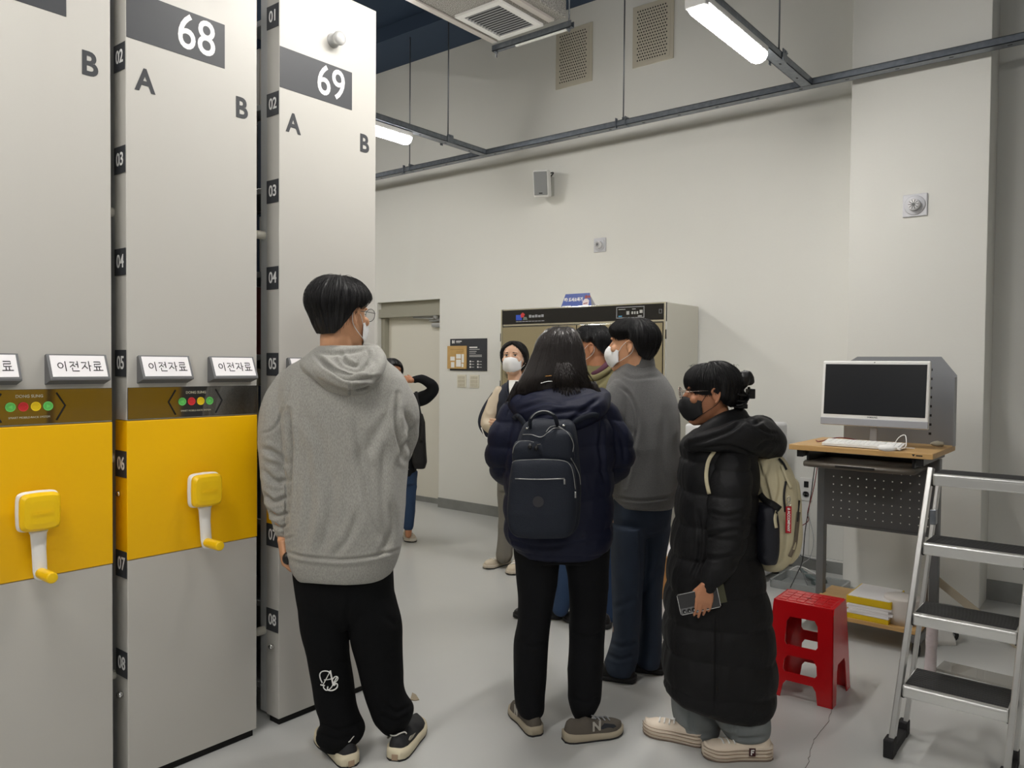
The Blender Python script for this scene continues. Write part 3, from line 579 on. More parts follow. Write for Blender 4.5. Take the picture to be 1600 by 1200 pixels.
# ------------------------------------------------------------------ computer desk
M_LEG = mat('desk_leg_grey', rgb(108, 110, 112), 0.4, metal=0.3); M_PERF = mat('perforated_dark_steel', rgb(92, 92, 93), 0.5, metal=0.2)
M_WOOD = mat('light_oak_laminate', rgb(206, 168, 112), 0.45, var=(7, rgb(192, 152, 96), 0.25, (1, 14, 14)))
HD = 1.045
def desk():
    x0, x1, y0, y1 = -1.555, -0.825, 4.42, 5.02
    t = thing('computer_desk', 'tall grey computer desk with light wood top and perforated panel, before the column', 'desk', ((x0 + x1) / 2, (y0 + y1) / 2, 0))
    b = MB(); b.box(x0, x1, y0, y1, HD - 0.030, HD, bev=0.003); tp = b.build('tabletop', M_WOOD, t)
    b = MB(); q = (x1 - 0.09, y0 - 0.0008, HD - 0.014); b.prism([(-0.008, 0.006), (0.0, -0.006), (0.008, 0.006)], q, XA, Z, 0.0005); b.box(q[0] + 0.012, q[0] + 0.042, y0 - 0.001, y0, q[2] - 0.003, q[2] + 0.003); b.build('edge_badge', M_INK, tp)
    for k, xx in enumerate((x0 + 0.05, x1 - 0.07)):
        b = MB(); b.box(xx - 0.012, xx + 0.022, y0 + 0.03, y1 - 0.02, HD - 0.068, HD - 0.031, bev=0.002); b.build('top_rail', M_LEG, t)
        b = MB(); b.box(xx - 0.013, xx + 0.023, y0 + 0.024, y0 + 0.032, HD - 0.069, HD - 0.030, bev=0.002); b.build('rail_cap', M_BLACKP, t)
        b = MB(); b.box(xx - 0.008, xx + 0.034, 4.80, 4.86, 0.10, HD - 0.066, bev=0.003); b.build('leg', M_LEG, t)
        b = MB(); b.box(xx - 0.012, xx + 0.032, y0 - 0.01, y1 + 0.05, 0.065, 0.105, bev=0.004); b.build('base_rail', M_LEG, t)
        for yy in (y0 + 0.01, y1 + 0.02):
            b = MB(); b.cyl((xx - 0.006, yy, 0.028), (xx + 0.026, yy, 0.028), 0.028); b.box(xx - 0.006, xx + 0.026, yy - 0.018, yy + 0.018, 0.028, 0.066, bev=0.003); b.build('caster', M_BLACKP, t)
    # perforated panel
    a0, a1 = x0 + 0.085, x1 - 0.045; z0, z1 = 0.56, HD - 0.07
    holes = []
    for i in range(12):
        for j in range(8): cx, cz = a0 + 0.050 + 0.046 * i, z0 + 0.045 + 0.046 * j; holes.append(rrect(cx - 0.0034, cx + 0.0034, cz - 0.0034, cz + 0.0034))
    b = MB(); b.plate(rrect(a0, a1, z0, z1), holes, (0, 4.80, 0), XA, Z, 0.003); b.box(a0, a1, 4.79, 4.80, z0 - 0.012, z0 - 0.0005); b.build('perforated_panel', M_PERF, t)
    # keyboard tray on slides
    b = MB(); rings = []
    kx0, kx1 = x0 + 0.075, x1 - 0.09
    for i in range(15):
        x = kx0 + (kx1 - kx0) * i / 14; f = math.sin(PI * i / 14) ** 0.5; yf = y0 + 0.02 - 0.035 * f
        rings.append([Vector((x, yf + 0.012, 0.925)), Vector((x, yf, 0.937)), Vector((x, yf + 0.004, 0.950)), Vector((x, yf + 0.03, 0.957)), Vector((x, y1 - 0.12, 0.957)), Vector((x, y1 - 0.12, 0.930))])
    b.loft(rings); kt = b.build('keyboard_tray', mat('tray_bronze_grey', rgb(88, 82, 74), 0.35), t)
    b = MB(); cx = (kx0 + kx1) / 2; b.box(cx - 0.10, cx + 0.10, y0 - 0.017, y0 - 0.013, 0.936, 0.949, bev=0.001); b.build('grip_strip', mat('tray_dark', rgb(44, 42, 40), 0.3), kt)
    for xx in (x0 + 0.09, x1 - 0.10):
        b = MB(); b.box(xx - 0.006, xx + 0.006, y0 + 0.05, y1 - 0.15, 0.955, HD - 0.031); b.build('slide_bracket', M_BLACKP, t)
    # lower shelf board
    b = MB(); b.box(x0 + 0.07, x1 - 0.05, y0 + 0.0, y1, 0.106, 0.128, bev=0.002); b.build('lower_shelf', M_WOOD, t)
    # bent steel back shroud rising behind the monitor
    A = [(-1.415, HD + 0.002), (-0.815, HD + 0.002), (-0.815, 1.440), (-0.895, 1.545), (-1.345, 1.545), (-1.415, 1.500)]
    hl = [rrect(-0.952, -0.938, 1.10 + 0.052 * k, 1.114 + 0.052 * k) for k in range(8)]
    b = MB(); b.plate(A, [], (0, 4.97, 0), XA, Z, 0.004); b.box(-0.819, -0.815, 4.90, 4.97, HD + 0.002, 1.43); sh_ = b.build('back_shroud', mat('shroud_steel', rgb(150, 153, 158), 0.35, metal=0.45), t, 'grey steel back shroud with dark squares painted for its column of holes')
    for q_ in hl: b = MB(); b.prism(q_, (0, 4.9655, 0), XA, Z, 0.0006); b.build('slot', M_INK, sh_)  # flat black squares paint in the dark depth of the holes
desk()
def monitor():
    y = 4.66; x0, x1, z0, z1 = -1.462, -0.895, 1.150, 1.520
    t = thing('desktop_computer', 'white all-in-one computer with a dark screen on the tall desk', 'computer', (-1.18, y + 0.05, HD))
    M = Matrix.Translation(Vector(((x0 + x1) / 2, y, z0))) @ Matrix.Rotation(math.radians(-1.5), 4, 'Z') @ Matrix.Rotation(math.radians(-5), 4, 'X')
    w = (x1 - x0) / 2; h = z1 - z0
    b = MB(); b.box(-w, w, 0.0, 0.028, 0.0, h, bev=0.008, M=M); b.build('case', M_WHITE, t)
    b = MB(); b.box(-w + 0.016, w - 0.016, -0.002, 0.004, 0.062, h - 0.020, bev=0.001, M=M); b.build('screen', mat('screen_off', rgb(34, 36, 40), 0.28, spec=0.4), t, 'dark switched-off screen')
    b = MB(); b.box(-w + 0.001, w - 0.001, -0.003, 0.004, 0.002, 0.042, bev=0.003, M=M); b.build('chin', mat('chin_grey', rgb(158, 160, 166), 0.4), t, 'grey strip below the screen')
    b = MB(); u = M.to_3x3() @ XA; v = M.to_3x3() @ Z; b.text('SAMSUNG', 0.012, M @ Vector((0, -0.001, 0.052)), u, v, 0.0006, bold=0.0002); b.build('brand_print', M_DGREYP, t)
    b = MB(); b.cyl(M @ Vector((0, -0.001, h - 0.010)), M @ Vector((0, 0.003, h - 0.010)), 0.003); b.build('webcam', M_INK, t)
    b = MB(); b.box(-1.23, -1.13, y + 0.05, y + 0.16, HD, HD + 0.012, bev=0.004); b.box(-1.20, -1.16, y + 0.035, y + 0.06, HD + 0.01, 1.30, bev=0.006); b.build('stand', M_GREYP, t)
monitor()
def keyboard():
    p0, p1 = on_z(1283, 684, HD), on_z(1412, 694, HD)
    x0, x1, y0 = -1.385, -0.985, 4.455
    t = thing('keyboard', 'white keyboard on the wooden desk top', 'keyboard', ((x0 + x1) / 2, y0 + 0.06, HD))
    b = MB(); b.prism([(0, 0.004), (0.13, 0.006), (0.13, 0.030), (0.12, 0.033), (0.0, 0.016)], (x0, y0, HD), YA, Z, x1 - x0); b.build('case', M_WHITE, t)
    for r in range(5):
        b = MB(); n = 15
        for k in range(n):
            a = x0 + 0.012 + (x1 - x0 - 0.024) * k / n; yy = y0 + 0.012 + 0.021 * r; zz = HD + 0.017 + 0.0029 * r
            b.box(a + 0.001, a + (x1 - x0 - 0.024) / n - 0.001, yy, yy + 0.018, zz, zz + 0.006, bev=0.0012, seg=1)
        o = b.build('key_row', M_WPRINT, t)
    t = thing('computer_mouse', 'white computer mouse on the right end of the keyboard', 'mouse', (-0.985, 4.44, HD))
    b = MB(); b.ell((-1.045, 4.437, HD + 0.012), (0.048, 0.028, 0.019)); b.build('shell', M_WPRINT, t)
    b = MB(); b.tube([(-1.0, 4.45, HD + 0.01), (-0.97, 4.50, HD + 0.02), (-0.985, 4.56, HD + 0.075), (-1.02, 4.57, HD + 0.06), (-1.04, 4.60, HD + 0.01), (-0.95, 4.62, HD + 0.004)], 0.0025, smooth=8); b.build('cord', M_WPRINT, t)
keyboard()
# cables hanging below the desk and lying on top
def cable(name, label, pts, r, m, group='cables around the desk'):
    t = thing(name, label, 'cable', pts[0], group); b = MB(); b.tube(pts, r, smooth=8, seg=6); b.build('wire', m, t)
M_RED = mat('cable_red', rgb(120, 30, 34), 0.5)
D = lambda px, py, y: on_y(px, py, y)
cable('cable', 'dark red cable hanging down left of the desk leg', [D(1279, 715, 4.95), D(1272, 760, 5.0), D(1262, 800, 5.0), D(1262, 815, 5.05), D(1240, 828, 5.2)], 0.003, M_RED)
cable('cable', 'black cable hanging down left of the desk to the floor', [D(1275, 715, 4.98), D(1266, 780, 5.0), D(1258, 830, 5.0), D(1254, 875, 5.0), D(1246, 895, 4.95), on_z(1234, 920, 0.006)], 0.0032, M_BLACKP)
cable('cable', 'thin grey cable curving from the wall outlet to the floor', [D(1262, 800, 5.79), D(1271, 840, 5.6), D(1266, 870, 5.4), D(1252, 885, 5.1), on_z(1262, 915, 0.004)], 0.002, M_GREYP)
cable('cable', 'red and black cables lying behind the keyboard', [Vector((-1.50, 4.72, HD + 0.004)), Vector((-1.44, 4.60, HD + 0.01)), Vector((-1.36, 4.70, HD + 0.03)), Vector((-1.22, 4.73, HD + 0.012))], 0.003, M_RED)
cable('cable', 'white cable looping on the floor left of the desk leg', [on_z(1212, 912, 0.006), on_z(1224, 903, 0.006), on_z(1236, 890, 0.05), on_z(1252, 886, 0.06), on_z(1290, 905, 0.01)], 0.005, M_WHITE)
cable('cable', 'grey cable running along the baseboard behind the desk', [D(1250, 868, 5.78), D(1275, 876, 5.78), D(1292, 882, 5.78)], 0.006, M_DGREYP)
t = thing('power_plug', 'grey plug and socket couplings lying by the desk leg', 'plug', on_z(1270, 905, 0.03))
b = MB(); b.tube([on_z(1252, 890, 0.05), on_z(1258, 897, 0.04), on_z(1268, 903, 0.03), on_z(1280, 908, 0.02)], [0.012, 0.016, 0.020, 0.014, 0.018, 0.018, 0.012, 0.012, 0.01], smooth=3); b.tube([on_z(1270, 911, 0.018), on_z(1292, 908, 0.018)], 0.018); b.build('coupling', mat('plug_grey', rgb(96, 108, 108), 0.5), t)
t = thing('storage_tray', 'low clear grey plastic tray on the floor behind the red stool', 'tray', on_z(1250, 915, 0))
p = on_z(1255, 925, 0.0); b = MB(); b.plate(rrect(-0.22, 0.22, -0.15, 0.18, 0.03), [rrect(-0.205, 0.205, -0.135, 0.165, 0.025)], p + Vector((0, 0.12, 0.001)), XA, YA, 0.05); b.box(p.x - 0.2, p.x + 0.2, p.y - 0.01, p.y + 0.28, 0.001, 0.006); b.build('tray', mat('clear_grey_tray', rgb(190, 194, 194), 0.15, trans=0.5), t)

# stack of papers in yellow trays on the lower shelf
p = Vector((-1.232, 4.425, 0.128)); wx, wy = 0.225, 0.30
M_YT = mat('yellow_tray', rgb(226, 190, 24), 0.45)
def ptray(z0, h, name, label, dx=0.0):
    t = thing('paper_tray', label, 'tray', (p.x + dx, p.y, z0), 'yellow paper trays')
    b = MB(); b.box(p.x + dx, p.x + dx + wx, p.y, p.y + wy, z0, z0 + 0.004)
    b.plate(rrect(0, wx, 0, wy, 0.006), [rrect(0.004, wx - 0.004, 0.004, wy - 0.004, 0.004)], (p.x + dx, p.y, z0 + 0.003), XA, YA, h); b.build('tray', M_YT, t)
ptray(0.128, 0.022, 'a', 'lower yellow paper tray, under the stack of white sheets', -0.012)
rr = random.Random(8); z = 0.155
for k in range(4):
    t = thing('paper_stack', 'white papers stacked between the two yellow trays', 'paper', (p.x, p.y, z), 'papers between the trays')
    h = 0.014; a = rr.uniform(-0.02, 0.02); b = MB(); M = Matrix.Translation((p.x + wx / 2 + a * 0.3, p.y + wy / 2 + 0.0, z)) @ Matrix.Rotation(a * 2, 4, 'Z')
    b.box(-0.108, 0.108, -0.148, 0.148, 0, h - 0.001, bev=0.001, M=M); b.build('sheets', M_PAPER, t); z += h
ptray(z, 0.034, 'b', 'upper yellow paper tray filled with white paper', 0.0)
t = thing('paper_stack', 'ream of white paper lying in the upper yellow tray', 'paper', (p.x, p.y, z)); b = MB(); b.box(p.x + 0.007, p.x + wx - 0.007, p.y + 0.007, p.y + wy - 0.007, z + 0.005, z + 0.039, bev=0.001); b.build('sheets', mat('paper_pale_grey', rgb(226, 224, 224), 0.7), t)  # slightly greyer than the other paper
t = thing('paper_roll', 'wide white paper roll standing on the lower shelf of the desk', 'roll', (-0.93, 4.60, 0.128))
b = MB(); b.lathe([(0.02, 0), (0.078, 0), (0.085, 0.05), (0.09, 0.13), (0.088, 0.138), (0.02, 0.14)], (-0.975, 4.53, 0.128), (0, 0, 1), 40); b.build('roll', mat('roll_white', rgb(214, 208, 202), 0.6), t)
t = thing('crumpled_wrapper', 'small crumpled clear wrapper on the right end of the desk top', 'wrapper', (-0.86, 4.80, HD))
b = MB(); b.ell((-0.885, 4.86, HD + 0.014), (0.035, 0.02, 0.014), sub=2)
for v in b.b.verts: v.co += Vector((rr.uniform(-1, 1), rr.uniform(-1, 1), rr.uniform(-0.3, 1))) * 0.006
b.build('wrapper', mat('wrapper', rgb(190, 186, 170), 0.3), t)

# ------------------------------------------------------------------ red plastic stool
def stool():
    H = 0.42; c = Vector((-1.170, 3.635, 0)); tx, ty, bx, by = 0.132, 0.105, 0.146, 0.150
    M_R = mat('red_plastic', rgb(196, 18, 26), 0.22, spec=0.6, coat=0.2)
    t = thing('plastic_stool', 'glossy red plastic stool standing on the floor beside the step ladder', 'stool', c)
    ang = math.radians(2)
    Rz = Matrix.Rotation(ang, 4, 'Z')
    def warp(p):                                  # unit prism (half-width 1 at the top) to the splayed stool
        f = 1 - p.z / H; sx = tx + (bx - tx) * f; sy = ty + (by - ty) * f
        q = Vector((p.x * sx, p.y * sy, p.z)); return c + (Rz @ q)
    b = MB()
    wz = [(0.232, 0.356), (0.112, 0.186)]
    for s_ in (-1, 1):
        out = [(-1, 0), (-0.56, 0), (-0.50, 0.055), (-0.40, 0.075), (0.40, 0.075), (0.50, 0.055), (0.56, 0), (1, 0), (1, H - 0.03), (0.93, H), (-0.93, H), (-1, H - 0.03)]
        hs = []
        for a, d in wz:
            hs.append([(x * 1.0, z) for x, z in [(-0.52, a + 0.012), (-0.46, a), (0.46, a), (0.52, a + 0.012), (0.50, d - 0.022), (0.40, d), (-0.40, d), (-0.50, d - 0.022)]])
        b.plate(out, hs, (0, -1.0 * s_ if s_ == 1 else 1.0, 0), XA * (1 if s_ == 1 else -1), Z, -0.04, warp)
        out2 = [(-1, 0), (-0.6, 0), (-0.52, 0.14), (-0.40, 0.165), (0.40, 0.165), (0.52, 0.14), (0.6, 0), (1, 0), (1, H - 0.03), (0.93, H), (-0.93, H), (-1, H - 0.03)]
        b.plate(out2, [], (1.0 * s_, 0, 0), YA * s_, Z, -0.03, warp)
    fr = b.build('frame', M_R, t)
    b = MB()
    # seat: slab with rounded rim and raised tiles
    rings = []
    for f, z in ((0.99, H - 0.034), (1.0, H - 0.012), (0.985, H - 0.003), (0.95, H)):
        rings.append([c + Rz @ Vector((x * tx * f, y * ty * f, z)) for x, y in rrect(-1, 1, -1, 1, 0.16)])
    b.loft(rings, smooth=False)
    n, m_ = 6, 4
    hs = []
    for i in range(n):
        for j in range(m_):
            x0, x1 = -0.88 + 1.76 * i / n + 0.02, -0.88 + 1.76 * (i + 1) / n - 0.02; y0, y1 = -0.82 + 1.64 * j / m_ + 0.03, -0.82 + 1.64 * (j + 1) / m_ - 0.03
            bb = [c + Rz @ Vector((x * tx, y * ty, z)) for z in (H - 0.001, H + 0.0022) for x, y in ((x0, y0), (x1, y0), (x1, y1), (x0, y1))]
            b.loft([bb[:4], [v for v in [bb[4 + k] * 0.96 + (sum(bb[4:], Vector()) / 4) * 0.04 for k in range(4)]]], smooth=False)
    b.build('seat', M_R, t)
    b = MB(); b.prism([(-0.012, -0.004), (0.012, -0.004), (0.012, 0.004), (-0.012, 0.004)], c + Vector((0.0, -0.005, H + 0.0024)), XA, YA, 0.0005); b.build('drain_slot', mat('red_dark_slot', rgb(70, 8, 12), 0.5), t)
stool()

# ------------------------------------------------------------------ aluminium step ladder
def ladder():
    t = thing('step_ladder', 'aluminium step ladder with four black-topped steps at the right edge', 'ladder', (-0.53, 3.35, 0))
    H = 1.075
    fl = lambda s, z: Vector(((-0.725 + 0.068 * z / H) if s < 0 else (-0.350 + 0.05 * z / H), 3.215 + 0.275 * z / H, z))
    rl = lambda s, z: Vector(((-0.722 + 0.075 * z / H) if s < 0 else (-0.345 + 0.05 * z / H), 3.430 + 0.195 * z / H, z))
    def rail(f, s, z0, z1, w, d, name):
        a, q = f(s, z0), f(s, z1); dr = (q - a).normalized(); u = Vector((1, 0, 0)); u = (u - dr * u.dot(dr)).normalized(); v = dr.cross(u)
        b = MB(); b.plate(rrect(-w / 2, w / 2, -d / 2, d / 2, 0.003, 2), [], a, u, v, (q - a).length); b.build(name, M_ALU, t)
    for s in (-1, 1):
        rail(fl, s, 0.03, H + 0.005, 0.020, 0.042, 'front_rail'); rail(rl, s, 0.05, H - 0.055, 0.016, 0.030, 'rear_rail')
        a, q = fl(s, 0.0), rl(s, 0.0)
        b = MB(); b.box(a.x - 0.016, a.x + 0.016, a.y - 0.03, q.y + 0.03, 0.0, 0.032, bev=0.004); b.box(a.x - 0.018, a.x + 0.018, a.y - 0.032, a.y + 0.03, 0.0, 0.07, bev=0.004); b.box(a.x - 0.018, a.x + 0.018, q.y - 0.02, q.y + 0.03, 0.0, 0.06, bev=0.004); b.build('foot', M_RUBBER, t, 'black rubber foot')
        b = MB(); k = rl(s, 0.86) if s < 0 else rl(s, 0.86); b.box(k.x - 0.011, k.x + 0.011, k.y - 0.02, k.y + 0.02, 0.84, 0.90, bev=0.002, M=None); b.build('hinge', M_GALV, t)
    for i in range(4):
        z = 0.265 * (i + 1); a, c = fl(-1, z), fl(1, z); ra, rc = rl(-1, z), rl(1, z)
        a = a + Vector((0.012, 0, 0)); c = c - Vector((0.012, 0, 0))
        dep = (ra.y - a.y) + 0.005
        b = MB(); b.box(a.x, c.x, a.y - 0.028, a.y - 0.006, z - 0.045, z, bev=0.006); b.box(a.x, c.x, a.y - 0.030, a.y + 0.0, z - 0.014, z + 0.002, bev=0.006); b.box(a.x, c.x, a.y, a.y + dep, z - 0.024, z - 0.001, bev=0.002)
        st = b.build('step', M_ALU, t)
        b = MB(); b.box(a.x + 0.006, c.x - 0.006, a.y - 0.004, a.y + dep - 0.006, z - 0.0005, z + 0.0035, bev=0.001)
        n = 9
        for k in range(n): yy = a.y + 0.004 + (dep - 0.016) * k / n; b.box(a.x + 0.008, c.x - 0.008, yy, yy + 0.006, z + 0.003, z + 0.0048)
        b.build('tread', mat('tread_rubber', rgb(52, 52, 53), 0.7), st, 'black ribbed tread')
        for s in (-1, 1):
            f = fl(s, z); b = MB(); xx = f.x + (0.013 if s < 0 else -0.013); b.box(xx - 0.006, xx + 0.006, f.y - 0.02, f.y + dep, z - 0.05, z - 0.02, bev=0.003); b.build('end_bracket', M_BLACKP, st)
ladder()

# ------------------------------------------------------------------ odds and ends behind the ladder
t = thing('rolled_poster', 'clear-wrapped pinkish white roll standing upright behind the ladder', 'roll', on_z(1453, 1050, 0))
q = on_z(1453, 1052, 0); b = MB(); b.lathe([(0.0, 0.0), (0.026, 0.0), (0.027, 0.02), (0.024, 0.12), (0.027, 0.15), (0.025, 0.24), (0.026, 0.262), (0.0, 0.262)], q, (0.02, 0.04, 1), 20); b.build('roll', mat('wrapped_roll', rgb(196, 186, 188), 0.25, bump=(30, 0.5, (1, 1, 3))), t)
t = thing('caster_stand', 'white plastic foot with a black caster behind the ladder', 'stand base', on_z(1470, 1005, 0))
q = on_z(1472, 1006, 0); b = MB(); b.loft([[q + HR * x + HF * y + Z * z for x, y in rrect(-w, w, -0.03, 0.03, 0.012)] for w, z in ((0.065, 0.0), (0.06, 0.03), (0.045, 0.06), (0.04, 0.16), (0.038, 0.19))]); b.build('foot', M_WHITE, t)
b = MB(); k = q + HR * 0.075 + HF * 0.05; b.cyl(k + Z * 0.035 - HF * 0.015, k + Z * 0.035 + HF * 0.015, 0.035); b.mi = 1; b.cyl(k + Z * 0.035 - HF * 0.017, k + Z * 0.035 - HF * 0.012, 0.012); b.build('caster', [M_BLACKP, M_GREYP], t)
t = thing('leaning_strip', 'beige angle strip leaning down to the floor behind the ladder', 'strip', on_z(1590, 1008, 0))
a, c = on_y(1450, 895, 4.92), on_z(1592, 1010, 0.012)
b = MB(); d_ = (c - a); u = Z.cross(d_).normalized(); v = d_.normalized().cross(u); b.plate(rrect(-0.004, 0.004, -0.022, 0.022), [], a, u, v, d_.length); b.build('strip', mat('beige_strip', rgb(168, 158, 140), 0.5), t)
b = MB(); b.box(a.x - 0.016, a.x + 0.002, a.y - 0.01, a.y + 0.01, 0.0, a.z + 0.02); b.build('post', mat('beige_post', rgb(120, 112, 104), 0.5), t)
t = thing('acrylic_board', 'clear acrylic board lying on the floor behind the lowest ladder step', 'board', on_z(1500, 1045, 0))
pa, pb, pc, pd = on_z(1462, 1048, 0.0), on_z(1600, 1082, 0.0), on_z(1600, 1065, 0.0), on_z(1475, 1036, 0.0)
b = MB(); rings = [[q_ + Z * z for q_ in (pa, pb, pc, pd)] for z in (0.001, 0.012)]; b.loft(rings, smooth=False); b.build('board', mat('acrylic_board', rgb(196, 194, 188), 0.05, trans=0.6), t)
t = thing('floor_scrap', 'small torn beige scrap on the floor right of the grey hoodie man', 'scrap', on_z(649, 1089, 0))
b = MB(); q = [on_z(641, 1094, 0.001), on_z(644, 1083, 0.001), on_z(650, 1086, 0.001), on_z(655, 1094, 0.001), on_z(648, 1095, 0.001)]; b.loft([q, [w + Z * 0.003 for w in q]], smooth=False); b.build('scrap', mat('scrap', rgb(150, 138, 118), 0.8), t)
# ------------------------------------------------------------------ kit for people
def vnoise(P, seed=0):
    i = np.floor(P).astype(np.int64); f = P - i; f = f * f * (3 - 2 * f)
    def h(a, b, c):
        x = (a * 374761393 + b * 668265263 + c * 2147483647 + seed * 974634777) & 0x7fffffff
        x = ((x ^ (x >> 13)) * 1274126177) & 0x7fffffff
        return ((x ^ (x >> 16)) & 0xffff) / 65535.0
    r = 0
    for dx in (0, 1):
        for dy in (0, 1):
            for dz in (0, 1):
                w = (f[:, 0] if dx else 1 - f[:, 0]) * (f[:, 1] if dy else 1 - f[:, 1]) * (f[:, 2] if dz else 1 - f[:, 2])
                r = r + w * h(i[:, 0] + dx, i[:, 1] + dy, i[:, 2] + dz)
    return r
_R, _U, _F, _C = (np.array(v) for v in (RIGHT, UP, FWD, CAM))
def project(P):
    q = P - _C; z = q @ _F; return 800 + CAM_F * (q @ _R) / z, 600 - CAM_F * (q @ _U) / z
def get(me):
    n = len(me.vertices); P = np.empty(n * 3, 'f'); N = np.empty(n * 3, 'f'); me.vertices.foreach_get('co', P); me.vertices.foreach_get('normal', N)
    return P.reshape(-1, 3).astype(float), N.reshape(-1, 3).astype(float)
def put(me, P): me.vertices.foreach_set('co', P.astype('f').ravel()); me.update()
def crease(P, N, lst):
    """folds: (polyline traced on the cloth, half width in pixels, depth in millimetres (negative = ridge))"""
    x, y = project(P); d = np.zeros(len(P)); face = np.clip(-((P - _C) / np.linalg.norm(P - _C, axis=1)[:, None] * N).sum(1) * 3, 0, 1)
    for pts, w, amp in lst:
        q = catmull([Vector((a, b, 0)) for a, b in pts], 5) if len(pts) > 2 else [Vector((a, b, 0)) for a, b in pts]
        best = np.full(len(P), 1e9); tt = np.zeros(len(P)); n = len(q) - 1
        for k in range(n):
            ax, ay, bx, by = q[k].x, q[k].y, q[k + 1].x, q[k + 1].y; L2 = (bx - ax) ** 2 + (by - ay) ** 2 + 1e-9
            t = np.clip(((x - ax) * (bx - ax) + (y - ay) * (by - ay)) / L2, 0, 1); e = np.hypot(x - ax - t * (bx - ax), y - ay - t * (by - ay))
            m = e < best; best[m] = e[m]; tt[m] = (k + t[m]) / n
        fade = np.clip(np.minimum(tt, 1 - tt) * 5 + 0.25, 0, 1)
        d -= amp * 0.001 * (np.exp(-(best / w) ** 2) - 0.45 * np.exp(-((best - 2.1 * w) / (1.1 * w)) ** 2)) * fade
    return d * face
def folds(P, amp, f, seed=0, ridge=True):
    n = vnoise(P * np.array(f) + 0.8 * (vnoise(P * 6.0, seed + 9)[:, None] - 0.5), seed)
    return amp * ((1 - np.abs(2 * n - 1)) ** 1.5 - 0.4 if ridge else (n - 0.5) * 2)
def skin(mb, vox, it=6, fac=0.5):
    me = bpy.data.meshes.new('t'); bmesh.ops.recalc_face_normals(mb.b, faces=mb.b.faces); mb.b.to_mesh(me); mb.b.free()
    o = bpy.data.objects.new('t', me); COL.objects.link(o)
    r = o.modifiers.new('r', 'REMESH'); r.mode = 'VOXEL'; r.voxel_size = vox; r.use_smooth_shade = True
    if it: s = o.modifiers.new('s', 'SMOOTH'); s.iterations = it; s.factor = fac
    out = bpy.data.meshes.new_from_object(o.evaluated_get(bpy.context.evaluated_depsgraph_get()))
    bpy.data.objects.remove(o); bpy.data.meshes.remove(me)
    return out
def finish(me, name, m, parent, label=None, smooth=True):
    me.name = name; me.materials.clear()
    for mm in (m if isinstance(m, (list, tuple)) else [m]): me.materials.append(mm)
    if smooth: me.polygons.foreach_set('use_smooth', [True] * len(me.polygons))
    q = org(parent); me.transform(Matrix.Translation(-q)); return link_mesh(name, me, parent, label)
class Person:
    def __init__(s, label, foot, D, name='person'):
        s.D = D; f = on_z(*foot); c = J(foot[0], foot[1], D); s.root = thing(name, label, 'person', (c.x, c.y, 0)); s.fl = 0.0
    def j(s, px, py, dd=0.0): return J(px, py, s.D + dd)
    def rows(s, b, rows, n=2.4, seg=40, sub=3, dz=0.0):
        """horizontal sections: (image row, left edge, right edge, depth offset, half depth)"""
        rows = [tuple(r) + (0,) * (5 - len(r)) for r in rows]
        A = [Vector((r[0], r[1], r[2])) for r in rows]; B = [Vector((r[3], r[4], 0)) for r in rows]
        A = catmull(A, sub); B = catmull(B, sub); rings = []
        for a, q in zip(A, B):
            d = s.D + q.x; c = J((a.y + a.z) / 2, a.x, d); w = max(0.002, (a.z - a.y) / 2 * d / CAM_F); h = max(0.002, q.y); ring = []
            for k in range(seg):
                t = 2 * PI * k / seg; cx, sy = math.cos(t), math.sin(t); e = 2 / n
                ring.append(c + HR * (w * math.copysign(abs(cx) ** e, cx)) + HF * (h * math.copysign(abs(sy) ** e, sy)))
            rings.append(ring)
        b.loft(rings); return s
    def limb(s, b, pts, seg=20, sub=5, flat=1.0, mul=1.0):
        """chain of (px, py, depth offset, radius in px); flat scales the depth radius"""
        P = [J(p[0], p[1], s.D + p[2]) for p in pts]; r = [p[3] * mul * (s.D + p[2]) / CAM_F for p in pts]
        limb3(b, P, r, seg, sub); return s
    def part(s, name, b, m, vox=0.007, it=6, disp=None, label=None, parent=None):
        me = skin(b, vox, it) if isinstance(b, MB) else b
        if disp:
            for d in (disp if isinstance(disp, (list, tuple)) else [disp]):
                P, N = get(me); put(me, P + N * d(P, N)[:, None])
        return finish(me, name, m, parent or s.root, label)
def limb3(b, P, r, seg=20, sub=5):
    C4 = [Vector((p.x, p.y, p.z)) for p in P]; Q = catmull(C4, sub) if len(P) > 2 else [P[0].lerp(P[1], k / 6) for k in range(7)]
    RR = catmull([Vector((a, 0, 0)) for a in r], sub) if len(P) > 2 else [Vector((r[0] + (r[1] - r[0]) * k / 6, 0, 0)) for k in range(7)]
    rad = [max(0.002, v.x) for v in RR]
    b.tube(Q, rad, seg=seg); b.ell(Q[0], (rad[0],) * 3, sub=2); b.ell(Q[-1], (rad[-1],) * 3, sub=2)
def headM(pos, yaw, pitch=0.0, roll=0.0, sc=1.0):
    """head frame; yaw 0 faces away from the camera, +90 faces picture-right, -90 picture-left, 180 the camera"""
    a = math.radians(yaw); f = HF * math.cos(a) + HR * math.sin(a); x = HR * math.cos(a) - HF * math.sin(a)
    M = Matrix((x, f, Z)).transposed().to_4x4() @ Matrix.Rotation(math.radians(pitch), 4, 'X') @ Matrix.Rotation(math.radians(roll), 4, 'Y')
    return Matrix.Translation(pos) @ M @ Matrix.Scale(sc, 4)
